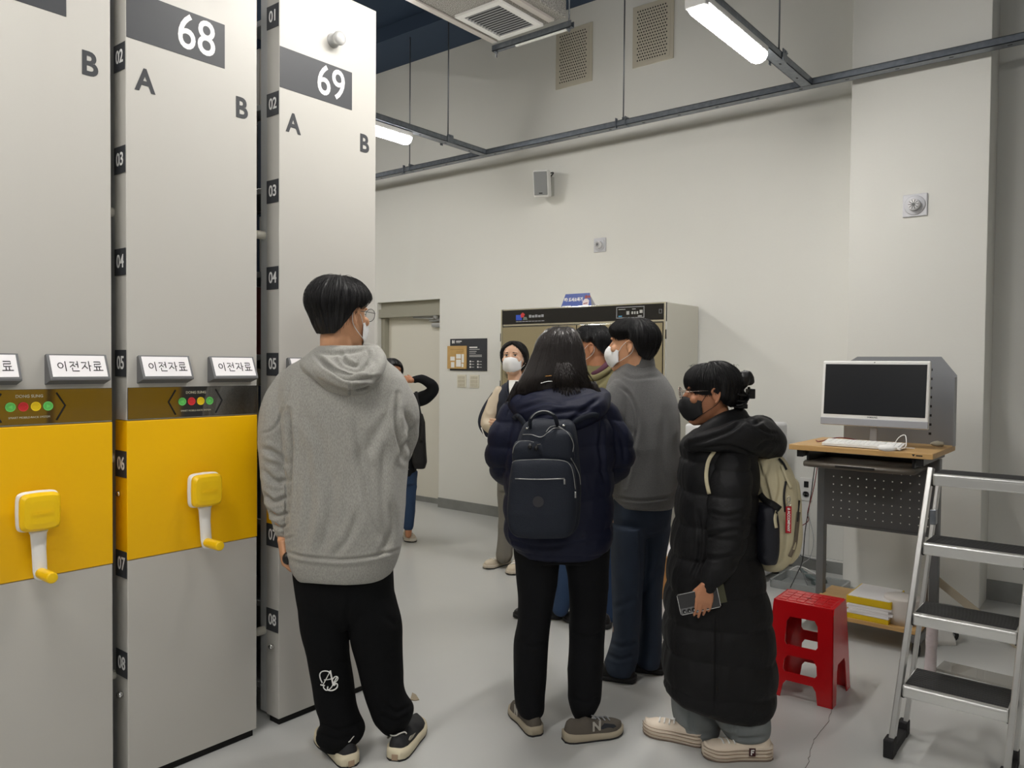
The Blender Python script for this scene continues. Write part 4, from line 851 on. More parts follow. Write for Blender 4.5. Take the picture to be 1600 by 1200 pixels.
def head(b, M, neck_to, nr=0.056):
    T = [(-.116, .080, .035, .018), (-.106, .090, .012, .034), (-.088, .096, -.02, .047), (-.065, .097, -.048, .057), (-.035, .095, -.070, .065), (-.005, .092, -.084, .070), (.025, .086, -.093, .074), (.05, .091, -.098, .0755), (.075, .086, -.098, .073), (.095, .070, -.088, .064), (.110, .046, -.066, .048), (.119, .012, -.035, .022)]
    rings = []
    for z, yf, yb, w in T:
        ring = []
        for k in range(32):
            t = 2 * PI * k / 32; c, s_ = math.cos(t), math.sin(t); yc = (yf + yb) / 2; h = (yf - yb) / 2; e = 0.86
            ring.append(M @ Vector((w * math.copysign(abs(c) ** e, c), yc + h * math.copysign(abs(s_) ** e, s_), z)))
        rings.append(ring)
    b.loft(rings)
    S3 = M.to_3x3()
    limb3(b, [M @ Vector((0, .086, .03)), M @ Vector((0, .104, .0)), M @ Vector((0, .113, -.016))], [0.007, 0.010, 0.0125], 12, 3)
    for s_ in (-1, 1):
        b.ell(M @ Vector((.012 * s_, .102, -.019)), (.008, .009, .006), S3, 2)
        b.ell(M @ Vector((.078 * s_, -.012, .0)), (.006, .016, .028), S3 @ Matrix.Rotation(math.radians(-14 * 1), 3, 'X'), 2)
        b.tube([M @ Vector((.083 * s_ + s_ * .004, y, z)) for y, z in ((.004, .012), (-.002, .027), (-.016, .031), (-.028, .018), (-.025, -.004), (-.014, -.022), (-.004, -.028))], 0.0045, seg=8, smooth=3)
        b.ell(M @ Vector((.050 * s_, .070, -.008)), (.020, .018, .02), S3, 2)
        b.ell(M @ Vector((.032 * s_, .083, .040)), (.022, .010, .007), S3, 2)
    b.ell(M @ Vector((0, .096, -.048)), (.023, .009, .005), S3, 2); b.ell(M @ Vector((0, .094, -.060)), (.020, .009, .006), S3, 2); b.ell(M @ Vector((0, .086, -.095)), (.020, .012, .014), S3, 2)
    limb3(b, [M @ Vector((0, -.012, -.02)), M @ Vector((0, -.02, -.075)), neck_to], [nr * 0.95, nr, nr * 1.12], 20, 4)
def hand(b, W, d, s, n, curl=(0.5, 0.55, 0.6, 0.65), size=1.0, thumb=0.5, spread=0.02):
    """W wrist, d towards the fingers, s towards the thumb, n the way the palm faces"""
    d = d.normalized(); s = (s - d * s.dot(d)).normalized(); n = (n - d * n.dot(d) - s * n.dot(s)).normalized(); k = size
    rings = []
    for t, w, h in ((0, .026, .018), (.02, .030, .016), (.05, .040, .0145), (.08, .043, .0125), (.093, .040, .010)):
        c = W + d * t * k; rings.append([c + s * (math.cos(a) * w * k) + n * (math.sin(a) * h * k) for a in np.linspace(0, 2 * PI, 19)[:-1]])
    b.loft(rings)
    for q, (o, L) in enumerate(((.0315, .070), (.0105, .078), (-.0105, .072), (-.031, .057))):
        p = W + d * (.088 - abs(o - .008) * .15) * k + s * o * k; ang = 0.0; P = [p - d * .012 * k, p]; dd = (d + s * (o * spread * 30)).normalized()
        for f, a in ((.46, 1.0), (.30, 1.25), (.24, 0.9)):
            ang += curl[q] * a; v = dd * math.cos(ang) + n * math.sin(ang); p = p + v * (L * f * k); P.append(p)
        limb3(b, P, [.0088 * k, .0088 * k, .0082 * k, .0076 * k, .0066 * k], 12, 3)
    p = W + d * .028 * k + s * .026 * k + n * .006 * k; v = (d * .75 + s * .62 + n * thumb).normalized(); P = [W + d * .012 * k + s * .016 * k, p, p + v * .034 * k]
    v2 = (v + n * thumb * 0.8 + d * .3).normalized(); P.append(P[-1] + v2 * .030 * k)
    limb3(b, P, [.013 * k, .013 * k, .0105 * k, .0078 * k], 12, 3)
def hair_pt(th_, ph, lift, rad=None):
    c = Vector((0, -.008, .035)); s_ = math.sin(min(ph, PI / 2)); z = .085 * math.cos(ph) if ph < PI / 2 else -.085 * (ph - PI / 2)
    r = 1.0 if ph < PI / 2 else 1 - .16 * (ph - PI / 2) ** 2
    if rad: r *= rad(th_, ph)
    dr = Vector((math.sin(th_) * s_, -math.cos(th_) * s_, max(0, math.cos(ph))))
    return c + Vector((.079 * math.sin(th_) * s_ * r, -.101 * math.cos(th_) * s_ * r, z)) + dr.normalized() * lift
def hair(p, M, m, phmax, thick, rad=None, strands=300, seed=1, groove=0.0016, name='hair', sr=0.0009, stray=0.003, label=None, tp=lambda t: 9.0):
    rn = random.Random(seed); NT, NP = 160, 44; ring = []
    b = MB(); V = []
    for j in range(NP + 1):
        row = []
        for i in range(NT):
            t = -PI + 2 * PI * i / NT; pm = phmax(t); ph = max(0.02, pm * j / NP); f = j / NP
            L = thick(t, ph) * min(1.0, (1 - f) * tp(t) + 0.12)
            g = groove * (noise.noise(Vector((math.sin(t) * 9 + seed, math.cos(t) * 9, ph * 0.9))) + 0.7 * noise.noise(Vector((math.sin(t) * 26, math.cos(t) * 26 + seed, ph * 1.5)))) * min(1, ph * 2.5) * 1.6
            row.append(M @ hair_pt(t, ph, L + g, rad))
        V.append(row)
    b.loft(V, cap=False); b.b.faces.new([v for v in b.b.verts[:NT]]).smooth = True
    for k in range(strands):
        t = rn.uniform(-PI, PI); pm = phmax(t); a = rn.uniform(0.05, 0.6) * pm; e = min(pm * 1.04, a + rn.uniform(0.5, 1.3)); dt = rn.uniform(-0.12, 0.12); lf = rn.uniform(0.0, stray); P = []
        for q in range(9):
            u = q / 8; ph = a + (e - a) * u; P.append(M @ hair_pt(t + dt * u, ph, thick(t, ph) * min(1.0, max(0.0, (1 - ph / pm) * tp(t)) + 0.15) + 0.0006 + lf * math.sin(PI * u) + lf * 0.5 * u, rad))
        b.tube(P, [sr * (1 - 0.5 * q / 8) for q in range(9)], seg=3)
    o = b.build(name, m, p.root, label, fixn=True); return o
def mask(p, M, m, mloop, ridge=1.0, label='white face mask'):
    b = MB(); U, Vn = 20, 14; rows_ = []
    for j in range(Vn + 1):
        v = -1 + 2 * j / Vn; yc = np.interp(v, [-1, -.6, -.1, .35, .7, 1], [.084, .108, .122, .126, .119, .104]); row = []
        for i in range(U + 1):
            u = -1 + 2 * i / U; x = .069 * math.sin(u * 1.25) / math.sin(1.25); y = yc - (yc - .040) * abs(u) ** 1.75 * 1.0; z = -.048 + (.055 * v) * (1 - .52 * abs(u) ** 1.6) + .006 * abs(u)
            y += 0.004 * ridge * math.exp(-(u / .08) ** 2) + 0.0015 * math.exp(-((v - .12) / .05) ** 2)
            row.append(M @ Vector((x, y + 0.004, z)))
        rows_.append(row)
    b.loft(rows_, cap=False, closed=False); o = b.build('face_mask', m, p.root, label); md = o.modifiers.new('t', 'SOLIDIFY'); md.thickness = 0.0016
    for s_ in (-1, 1):
        b = MB(); b.tube([M @ Vector((.068 * s_, .044, -.022)), M @ Vector((.076 * s_, .020, .010)), M @ Vector((.082 * s_, -.012, .030)), M @ Vector((.083 * s_, -.031, .005)), M @ Vector((.080 * s_, -.018, -.030)), M @ Vector((.068 * s_, .043, -.068))], 0.0013, seg=6, smooth=5); b.build('ear_loop', mloop, o)
def glasses(p, M, m, r=0.023):
    b = MB()
    for s_ in (-1, 1):
        c = Vector((.034 * s_, .119, .022)); b.tube([M @ (c + Vector((r * 1.08 * math.cos(a), -.004 * math.cos(a) * s_, r * math.sin(a)))) for a in np.linspace(0, 2 * PI, 25)], 0.0012, seg=6)
        b.tube([M @ Vector((.059 * s_, .116, .026)), M @ Vector((.074 * s_, .09, .026)), M @ Vector((.082 * s_, .0, .022)), M @ Vector((.082 * s_, -.022, .002))], 0.0013, seg=6, smooth=4)
    b.tube([M @ Vector((-.011, .119, .026)), M @ Vector((0, .122, .029)), M @ Vector((.011, .119, .026))], 0.0012, seg=6)
    o = b.build('glasses', m, p.root)
    b = MB()
    for s_ in (-1, 1): b.lathe([(0.0, 0), (r, 0), (r, .0008), (0, .0012)], M @ Vector((.034 * s_, .119, .022)), (M.to_3x3() @ Vector((0, 1, 0))), 24)
    b.build('lenses', mat('lens_clear', rgb(240, 240, 240), 0.02, trans=1.0, ior=1.02), o)
def shoe(p, heel, ang, L, M_up, M_sole, W=0.050, hc=0.088, st=0.030, arch=0.0, toe_up=0.006, label=None, collar=None, outsole=None):
    """heel: ground point under the heel; ang: toe direction, degrees, 0 = away from camera, + = picture-right"""
    a = math.radians(ang); f = HF * math.cos(a) + HR * math.sin(a); x = HR * math.cos(a) - HF * math.sin(a); o = Vector((heel.x, heel.y, 0.0))
    def W_(t): return W * np.interp(t, [0, .04, .12, .3, .5, .7, .85, .95, 1], [.30, .58, .74, .80, .84, 1.0, .92, .62, .22])
    def H_(t): return np.interp(t, [0, .03, .10, .25, .35, .5, .7, .85, .95, 1], [st + .025, hc - .012, hc, hc - .010, hc - .002, hc - .018, .064, .058, .048, st + .008])
    off = lambda t: 0.006 * math.sin(PI * t)
    b = MB(); rings = []
    for t in np.linspace(0, 1, 26):
        w, h = W_(t) * 0.94, H_(t); c = o + f * (t * L - 0.012) + x * off(t); ring = []
        for k in range(20):
            th = PI * k / 19; cx, sz = math.cos(th), math.sin(th); taper = 1 - 0.30 * max(0, sz) ** 2 if t < .6 else 1.0
            ring.append(c + x * (w * math.copysign(abs(cx) ** .75, cx) * taper) + Z * (st * 0.6 + (h - st * 0.6) * sz ** .8 + toe_up * max(0, t - .8) * 5))
        rings.append(ring)
    b.loft(rings); sh = b.build('shoe', M_up, p.root, label)
    b = MB(); rings = []
    for t in np.linspace(0, 1, 26):
        w = W_(t) + .004; c = o + f * (t * (L + .012) - 0.018) + x * off(t); zb = 0.002 + toe_up * max(0, t - .8) * 5 + (0.004 if t < 0.04 else 0); s2 = st * np.interp(t, [0, .3, .6, 1], [1.12, .95, .85, .8])
        prof = [(-.90, zb), (-1.0, zb + .006), (-1.02, zb + s2 * .5), (-.97, zb + s2), (.97, zb + s2), (1.02, zb + s2 * .5), (1.0, zb + .006), (.90, zb)]
        rings.append([c + x * (w * q) + Z * z for q, z in prof])
    b.loft(rings); so = b.build('sole', M_sole, sh)
    if outsole:
        b = MB(); rings = []
        for t in np.linspace(0, 1, 20):
            w = W_(t) + .005; c = o + f * (t * (L + .013) - 0.019) + x * off(t); zb = toe_up * max(0, t - .8) * 5; rings.append([c + x * (w * q) + Z * z for q, z in ((-.95, zb), (-1.0, zb + .007), (1.0, zb + .007), (.95, zb))])
        b.loft(rings); b.build('outsole', outsole, sh)
    return sh, o, f, x
def laces(sh, o, f, x, L, hc, m, w=0.022, n=4):
    b = MB()
    for k in range(n):
        t = .42 + .085 * k; z = np.interp(t, [.35, .5, .7, .85], [hc + .001, hc - .015, .067, .061]) + .002
        b.tube([o + f * (t * L) + x * (-w) + Z * (z - .008), o + f * (t * L + .004) + Z * z, o + f * (t * L + .010) + x * w + Z * (z - .008)], 0.0028, seg=6, smooth=3)
    b.build('laces', m, sh)

M_SKIN = mat('skin_light', rgb(214, 164, 128), 0.5, bump=(300, 0.05), var=(12, rgb(204, 150, 114), 0.3))
M_SKIN2 = mat('skin_warm', rgb(188, 134, 100), 0.5, bump=(300, 0.05), var=(12, rgb(172, 116, 86), 0.3))
M_SKIN3 = mat('skin_fair', rgb(228, 186, 158), 0.5, bump=(300, 0.05))
M_HAIR = mat('black_hair', rgb(22, 21, 23), 0.5, spec=0.45)
M_HAIR2 = mat('dark_brown_hair', rgb(33, 28, 27), 0.36, spec=0.5)
M_MASK = mat('mask_white_fabric', rgb(238, 239, 241), 0.7, bump=(500, 0.1))
M_LOOP = mat('mask_loop', rgb(230, 230, 230), 0.7)
# ------------------------------------------------------------------ people
def stand_legs(b, p, hips, knees, ankles, r=(34, 24, 15)):
    for h, k, a in zip(hips, knees, ankles): p.limb(b, [h + (r[0],), k + (r[1],), a + (r[2],)])

# ---- man in the grey hoodie
def hoodie_man():
    p = Person('man seen from behind in a grey hooded sweatshirt and black sweatpants, facing away', (560, 1170), 2.97)
    M = headM(p.j(532, 497), 30, -3, 0, 1.07)
    b = MB(); head(b, M, p.j(528, 566, .02), .058)
    p.rows(b, [(560, 495, 580, .02, .07), (640, 470, 610, .02, .09), (760, 480, 600, .02, .09), (880, 478, 598, .02, .09), (930, 490, 590, .02, .08)])
    p.limb(b, [(462, 605, .02, 18), (432, 700, .02, 15), (434, 780, -.02, 13), (443, 842, -.04, 8)]); p.limb(b, [(600, 605, .02, 18), (629, 660, .04, 12), (622, 705, .09, 10), (590, 758, .27, 8), (560, 770, .32, 8)])
    stand_legs(b, p, [(515, 910, .02), (575, 910, .02)], [(520, 1040, .02), (592, 1035, .02)], [(530, 1150, .02), (618, 1130, .05)], (26, 18, 11))
    hand(b, p.j(441, 842, -.055), -Z + HR * .10, HF * 0.9 - HR * .35, HR, (0.55, 0.6, 0.65, 0.7), 1.05, 0.8)
    W2 = p.j(560, 770, .32); hand(b, W2, -HR * .9 + HF * .2 + Z * .2, Z, -HF, (0.6,) * 4, 0.95)
    p.part('body', b, M_SKIN, 0.0045, 4)
    # short hair, fuller on top, tapered at the nape
    pm = lambda t: np.interp(abs(t), [0, .7, 1.0, 1.3, 1.55, 1.8, 2.3, PI], [2.75, 2.70, 2.45, 2.0, 1.52, 1.58, 1.30, 1.12])
    th = lambda t, ph: np.interp(ph, [0, .6, 1.1, 1.5, 1.8, 2.1, 2.8], [.024, .030, .031, .025, .015, .007, .002]) * (1.0 + .12 * math.cos(t))
    hair(p, M, M_HAIR, pm, th, strands=900, seed=3, groove=.0032, stray=.007)
    mask(p, M, M_MASK, M_LOOP); glasses(p, M, mat('dark_metal_frame', rgb(60, 58, 58), 0.3, metal=0.8))
    # sweatshirt
    M_HOOD = mat('grey_heather_fleece', rgb(172, 171, 164), 0.92, bump=(700, 0.35), var=(330, rgb(146, 145, 140), 0.16, (1, 1, 0.35)), sheen=0.25)
    b = MB()
    p.rows(b, [(556, 478, 600, .02, .085), (566, 466, 606, .02, .105), (576, 452, 619, .02, .12), (592, 442, 632, .02, .135), (618, 438, 639, .02, .15), (660, 444, 640, .01, .155), (720, 450, 636, .01, .16), (780, 452, 632, .0, .165), (830, 450, 629, .0, .17), (862, 451, 624, .0, .172), (876, 454, 620, .0, .166), (889, 460, 614, .0, .158), (897, 467, 608, .0, .15)], 2.5)
    p.limb(b, [(454, 600, .02, 24), (438, 640, .01, 29), (432, 690, .0, 27), (431, 745, -.01, 23), (436, 785, -.02, 20), (441, 812, -.03, 16), (443, 832, -.03, 11.5)])
    p.limb(b, [(612, 602, .02, 23), (626, 640, .03, 27), (629, 676, .06, 23), (618, 715, .12, 21), (596, 752, .24, 17), (570, 766, .31, 13)])
    cr = [([(455, 590), (448, 630), (430, 668), (410, 678)], 2.2, 3.5), ([(452, 640), (455, 700), (453, 760), (450, 815)], 3.5, 12), ([(620, 615), (618, 660), (624, 690), (630, 720)], 3.5, 10),
          ([(409, 700), (430, 708), (452, 730)], 4, 5), ([(412, 735), (430, 752), (452, 750)], 4, 7), ([(412, 772), (428, 784), (450, 776)], 3.5, 9), ([(416, 795), (432, 806), (452, 800)], 3, 8), ([(424, 815), (438, 824), (452, 818)], 2.5, 6),
          ([(414, 715), (440, 722), (450, 735)], 4, -5), ([(652, 660), (636, 690), (626, 715)], 4, 6), ([(630, 640), (640, 670), (634, 705)], 4, 5),
          ([(552, 640), (566, 720), (580, 800), (600, 850)], 6, 5), ([(600, 700), (598, 770), (604, 850)], 6, 5), ([(480, 700), (484, 780), (478, 850)], 7, 5), ([(520, 720), (516, 800), (500, 865)], 7, 5), ([(470, 640), (500, 690), (505, 760)], 8, 4), ([(610, 640), (580, 690), (560, 720)], 8, 4),
          ([(560, 800), (545, 840), (520, 870)], 5, 4), ([(610, 780), (612, 830), (592, 870)], 5, 5),
          ([(447, 862), (480, 870), (530, 874), (580, 869), (622, 858)], 2.0, 4.0), ([(447, 868), (480, 876), (530, 880), (580, 875), (622, 864)], 3.5, -2.5), ([(428, 836), (445, 842), (460, 838)], 2, 3)]
    p.part('hoodie', b, M_HOOD, .0052, 9, [lambda P, N: 1.7 * crease(P, N, cr) + folds(P, .006, (7, 7, 3), 4), lambda P, N: folds(P, .0018, (16, 16, 8), 8)], 'grey heather hoodie')
    # hood lying on the shoulders: a draped cowl
    b = MB()
    p.rows(b, [(541, 498, 590, -.01, .085), (552, 484, 596, -.02, .10), (568, 470, 601, -.035, .115), (586, 478, 600, -.05, .115), (602, 500, 595, -.065, .095), (617, 520, 580, -.07, .06), (628, 536, 562, -.065, .03)], 2.2)
    p.limb(b, [(497, 556, .01, 9), (490, 566, -.08, 10), (510, 585, -.155, 11), (545, 598, -.175, 11), (578, 588, -.16, 11), (594, 566, -.09, 10), (588, 549, .0, 9), (574, 543, .07, 7)])
    cr2 = [([(494, 557), (515, 575), (540, 590), (568, 592), (590, 590)], 3.0, 12), ([(467, 572), (495, 600), (512, 618), (535, 630)], 3, 4), ([(532, 552), (540, 566), (556, 572), (560, 566)], 3, 7), ([(574, 546), (578, 560), (572, 575)], 2.5, 7), ([(549, 592), (547, 610), (548, 628)], 1.8, 4), ([(553, 604), (566, 603), (574, 600)], 3.5, 9),
           ([(510, 560), (525, 580), (545, 584)], 5, -5), ([(585, 560), (584, 578), (575, 588)], 4, 4), ([(500, 550), (520, 553), (550, 551), (572, 546)], 3, 5)]
    p.part('hood', b, M_HOOD, .0045, 5, lambda P, N: 1.5 * crease(P, N, cr2) + folds(P, .0025, (14, 14, 10), 5), 'grey hood lying on the back')
    # black sweatpants with an embroidered monogram
    M_SW = mat('black_sweatpants', rgb(14, 15, 17), 0.92, bump=(500, 0.25), spec=0.2)
    b = MB()
    p.rows(b, [(868, 458, 612, .0, .12), (900, 460, 614, .0, .125), (935, 464, 615, .0, .115), (960, 468, 619, .0, .09), (976, 474, 618, .01, .06)], 2.5)
    p.rows(b, [(930, 465, 545, .0, .10), (982, 470, 545, .01, .10), (1020, 481, 544, .01, .095), (1064, 489, 552, .01, .09), (1100, 494, 556, .01, .088), (1122, 501, 562, .01, .09), (1138, 500, 569, .0, .095), (1150, 495, 566, -.01, .09), (1160, 502, 556, -.01, .075), (1166, 506, 550, -.01, .065)], 2.2)
    p.rows(b, [(930, 540, 616, .0, .10), (968, 545, 626, .0, .10), (1000, 549, 628, .01, .095), (1035, 558, 629, .02, .09), (1070, 566, 630, .03, .088), (1090, 572, 636, .04, .09), (1106, 578, 646, .05, .092), (1120, 584, 643, .05, .088), (1134, 594, 634, .05, .07), (1140, 600, 628, .05, .06)], 2.2)
    cr3 = [([(545, 985), (543, 960), (548, 930)], 4, 6), ([(500, 1130), (530, 1142), (562, 1128)], 3, 5), ([(498, 1145), (525, 1156), (560, 1146)], 3, 5), ([(600, 1100), (620, 1112), (644, 1100)], 3, 5), ([(595, 1115), (615, 1126), (640, 1116)], 3, 5), ([(520, 1010), (530, 1030), (548, 1035)], 5, 4), ([(600, 960), (615, 975), (626, 970)], 5, 4)]
    p.part('sweatpants', b, M_SW, .006, 8, lambda P, N: crease(P, N, cr3) + folds(P, .004, (9, 9, 4), 6), 'black sweatpants')
    # monogram A B on the left calf, laid on the cloth
    b = MB(); zc = lambda px, py: p.j(px, py, -.090)
    def scr(P, w=0.9, n=6):
        q = catmull([Vector((a, c, 0)) for a, c in P], n); b.tube([zc(v.x, v.y) + HF * .012 * (abs(v.x - 523) / 30) ** 2 for v in q], w * p.D / CAM_F, seg=6)
    scr([(503, 1068), (500, 1062), (499, 1055), (503, 1050), (511, 1049), (517, 1052)]); scr([(516, 1049), (510, 1060), (504, 1071), (502, 1071)], .7); scr([(516, 1048), (518, 1058), (521, 1070), (524, 1069)], 1.3); scr([(506, 1063), (513, 1062), (520, 1060)], .7); scr([(500, 1071), (505, 1072)], .9, 2)
    scr([(527, 1057), (522, 1066), (517, 1075), (510, 1079), (505, 1075), (507, 1071)], .8); scr([(519, 1062), (524, 1057), (528, 1059), (526, 1064), (521, 1067)], .9); scr([(521, 1067), (527, 1069), (526, 1075), (519, 1079), (512, 1078), (512, 1073)], 1.0)
    b.build('monogram', M_WPRINT, p.root, 'white script monogram')
    # black and cream sneakers
    M_U = mat('sneaker_black', rgb(42, 43, 46), 0.75, bump=(300, 0.2)); M_S = mat('sneaker_cream', rgb(222, 212, 184), 0.6); M_G = mat('sneaker_grey_panel', rgb(170, 164, 152), 0.7)
    for hx, hy, ang in ((546, 1196, -34), (619, 1186, 9)):
        hl = on_z(hx, hy); sh, o, f, x = shoe(p, hl, ang, .285, M_U, M_S, .054, .092, .040, outsole=M_RUBBER, label='black sneaker with cream sole')
        for s_ in (-1, 1):
            b = MB(); c = [(.10, .068), (.18, .072), (.30, .060), (.42, .052), (.40, .048), (.26, .052), (.15, .058)]
            b.prism([(u * .285 - .01, z) for u, z in c], o + x * s_ * .0435, f, Z, .002 * (-1 if s_ > 0 else 1)); b.build('side_panel', M_G, sh)
        b = MB(); b.tube([o + f * (-.002 + .02 * abs(math.cos(a)) * 1) + x * (.034 * math.cos(a)) + Z * (.090 + .008 * math.sin(2 * a)) for a in np.linspace(0, PI, 13)], .0025, seg=6); b.build('collar_piping', mat('piping_white', rgb(214, 212, 206), 0.6), sh)
        b = MB(); b.box(-.012, .012, -.0015, .0015, -.011, .011, bev=.001, M=Matrix.Translation(o - f * .0185 + Z * .015) @ Matrix((x, -f, Z)).transposed().to_4x4()); b.build('heel_tab', mat('heel_tab', rgb(176, 152, 128), 0.6), sh)
    # small black thing held in the left hand: its own object
    t = thing('earphone_case', 'small black case held in the left hand of the man in the grey hoodie', 'case', p.j(446, 876, -.03)); b = MB(); b.ell(p.j(450, 872, -.085), (.018, .022, .024), sub=3); b.build('case', M_BLACKP, t)
hoodie_man()
def puffs(P, pitch, amp, seed=0, warp=.02):
    """horizontal quilting of a down coat"""
    z = P[:, 2] + warp * (vnoise(P * 5.0, seed) - .5) * 2
    return amp * (np.abs(np.sin(PI * z / pitch)) ** .55 - .75) + folds(P, amp * .35, (22, 22, 14), seed + 3)
M_DENIM = mat('blue_denim', rgb(46, 58, 76), 0.85, bump=(600, 0.3), var=(9, rgb(36, 46, 62), 0.25, (1, 1, .4)))
M_DENIM_B = mat('bright_blue_denim', rgb(46, 70, 104), 0.85, bump=(600, 0.3), var=(9, rgb(36, 56, 86), 0.25, (1, 1, .4)))
M_DENIM_L = mat('pale_grey_denim', rgb(136, 141, 142), 0.85, bump=(600, 0.3), var=(10, rgb(114, 120, 122), 0.2, (1, 1, .5)))

# ---- far person by the door, one arm raised
def far_person():
    p = Person('person in black by the door with one arm raised to the head, half hidden', (640, 842), 6.45)
    M = headM(p.j(612, 585), 150, 0, 0, .95)
    b = MB(); head(b, M, p.j(614, 618), .05)
    p.rows(b, [(612, 600, 640, 0, .07), (650, 600, 648, 0, .09), (700, 604, 650, 0, .08), (745, 604, 648, 0, .08)])
    p.limb(b, [(645, 632, 0, 8), (662, 622, -.03, 6), (677, 607, -.06, 6), (668, 597, -.09, 5), (652, 592, -.12, 4.5), (642, 595, -.14, 4)]); p.limb(b, [(603, 632, 0, 8), (597, 680, 0, 7), (602, 710, -.1, 5)])
    stand_legs(b, p, [(614, 745, 0), (638, 745, 0)], [(616, 790, 0), (639, 790, 0)], [(612, 838, 0.02), (638, 836, 0)], (9, 7, 5))
    hand(b, p.j(646, 594, -.13), -HR + Z * .1, Z + HF * .3, HF, (.7,) * 4, .8); hand(b, p.j(602, 710, -.1), -Z, HF, -HR, (.5,) * 4, .95)
    p.part('body', b, M_SKIN2, .0065, 3)
    hair(p, M, M_HAIR, lambda t: np.interp(abs(t), [0, 1.6, 2.3, PI], [2.6, 2.4, 1.3, 1.1]), lambda t, ph: .022, strands=80, seed=11)
    b = MB(); p.rows(b, [(605, 606, 634, 0, .07), (616, 596, 645, 0, .10), (640, 594, 652, 0, .12), (680, 596, 650, 0, .12), (738, 596, 651, 0, .125), (742, 600, 648, 0, .12)])
    p.limb(b, [(640, 626, 0, 12), (662, 622, -.03, 11), (677, 607, -.06, 9), (668, 597, -.09, 7.5), (656, 592, -.11, 6.8), (648, 593, -.125, 6)]); p.limb(b, [(602, 630, 0, 11), (596, 670, 0, 10), (600, 702, -.08, 8)])
    p.part('jacket', b, mat('black_jacket', rgb(16, 18, 22), .8, spec=.3), .009, 5, lambda P, N: folds(P, .008, (9, 9, 7), 2), 'black jacket')
    b = MB(); p.rows(b, [(735, 600, 652, 0, .11), (755, 602, 651, 0, .11)]); p.limb(b, [(615, 750, 0, 13), (616, 790, 0, 10), (612, 826, .02, 8)]); p.limb(b, [(639, 750, 0, 12.5), (640, 785, 0, 9.5), (638, 822, 0, 8)])
    p.part('jeans', b, M_DENIM_B, .009, 5, lambda P, N: folds(P, .007, (10, 10, 12), 5))
    MU = mat('trainer_beige', rgb(196, 184, 164), .7, bump=(60, .3)); MS = mat('trainer_sole_white', rgb(214, 208, 196), .6)
    for hx, hy, a in ((636, 838, 162), (612, 840, 190)):
        hl = on_z(hx, hy); sh, o, f, x = shoe(p, hl, a, .26, MU, MS, .048, .085, .035, outsole=M_RUBBER, label='beige running shoe'); laces(sh, o, f, x, .26, .085, M_WPRINT)
    # shoulder bag hanging at the hip
    t = thing('shoulder_bag', 'black shoulder bag hanging at the hip of the person by the door', 'bag', p.j(656, 700, -.1))
    b = MB(); rings = []
    for py, xl, xr, h in ((646, 650, 660, .04), (660, 648, 664, .05), (690, 645, 665, .06), (722, 644, 667, .065), (732, 648, 664, .05)): c = p.j((xl + xr) / 2, py, -.08); w = (xr - xl) / 2 * p.D / CAM_F; rings.append([c + HR * (w * math.copysign(abs(math.cos(q)) ** .6, math.cos(q))) + HF * (h * math.copysign(abs(math.sin(q)) ** .6, math.sin(q))) for q in np.linspace(0, 2 * PI, 25)[:-1]])
    b.loft(rings); bg = finish(skin(b, .008, 3), 'bag_body', mat('black_nylon', rgb(20, 20, 23), .7), t); b = MB(); b.tube([p.j(650, 612, -.13), p.j(655, 640, -.15), p.j(660, 665, -.15), p.j(658, 690, -.15)], .012, smooth=4); b.build('strap', M_RUBBER, t)
    for px, py in ((634, 732), (638, 733)): b = MB(); b.ell(p.j(px, py, -.14), (.006,) * 3, sub=2); b.build('stud', M_CHROME, t)
far_person()

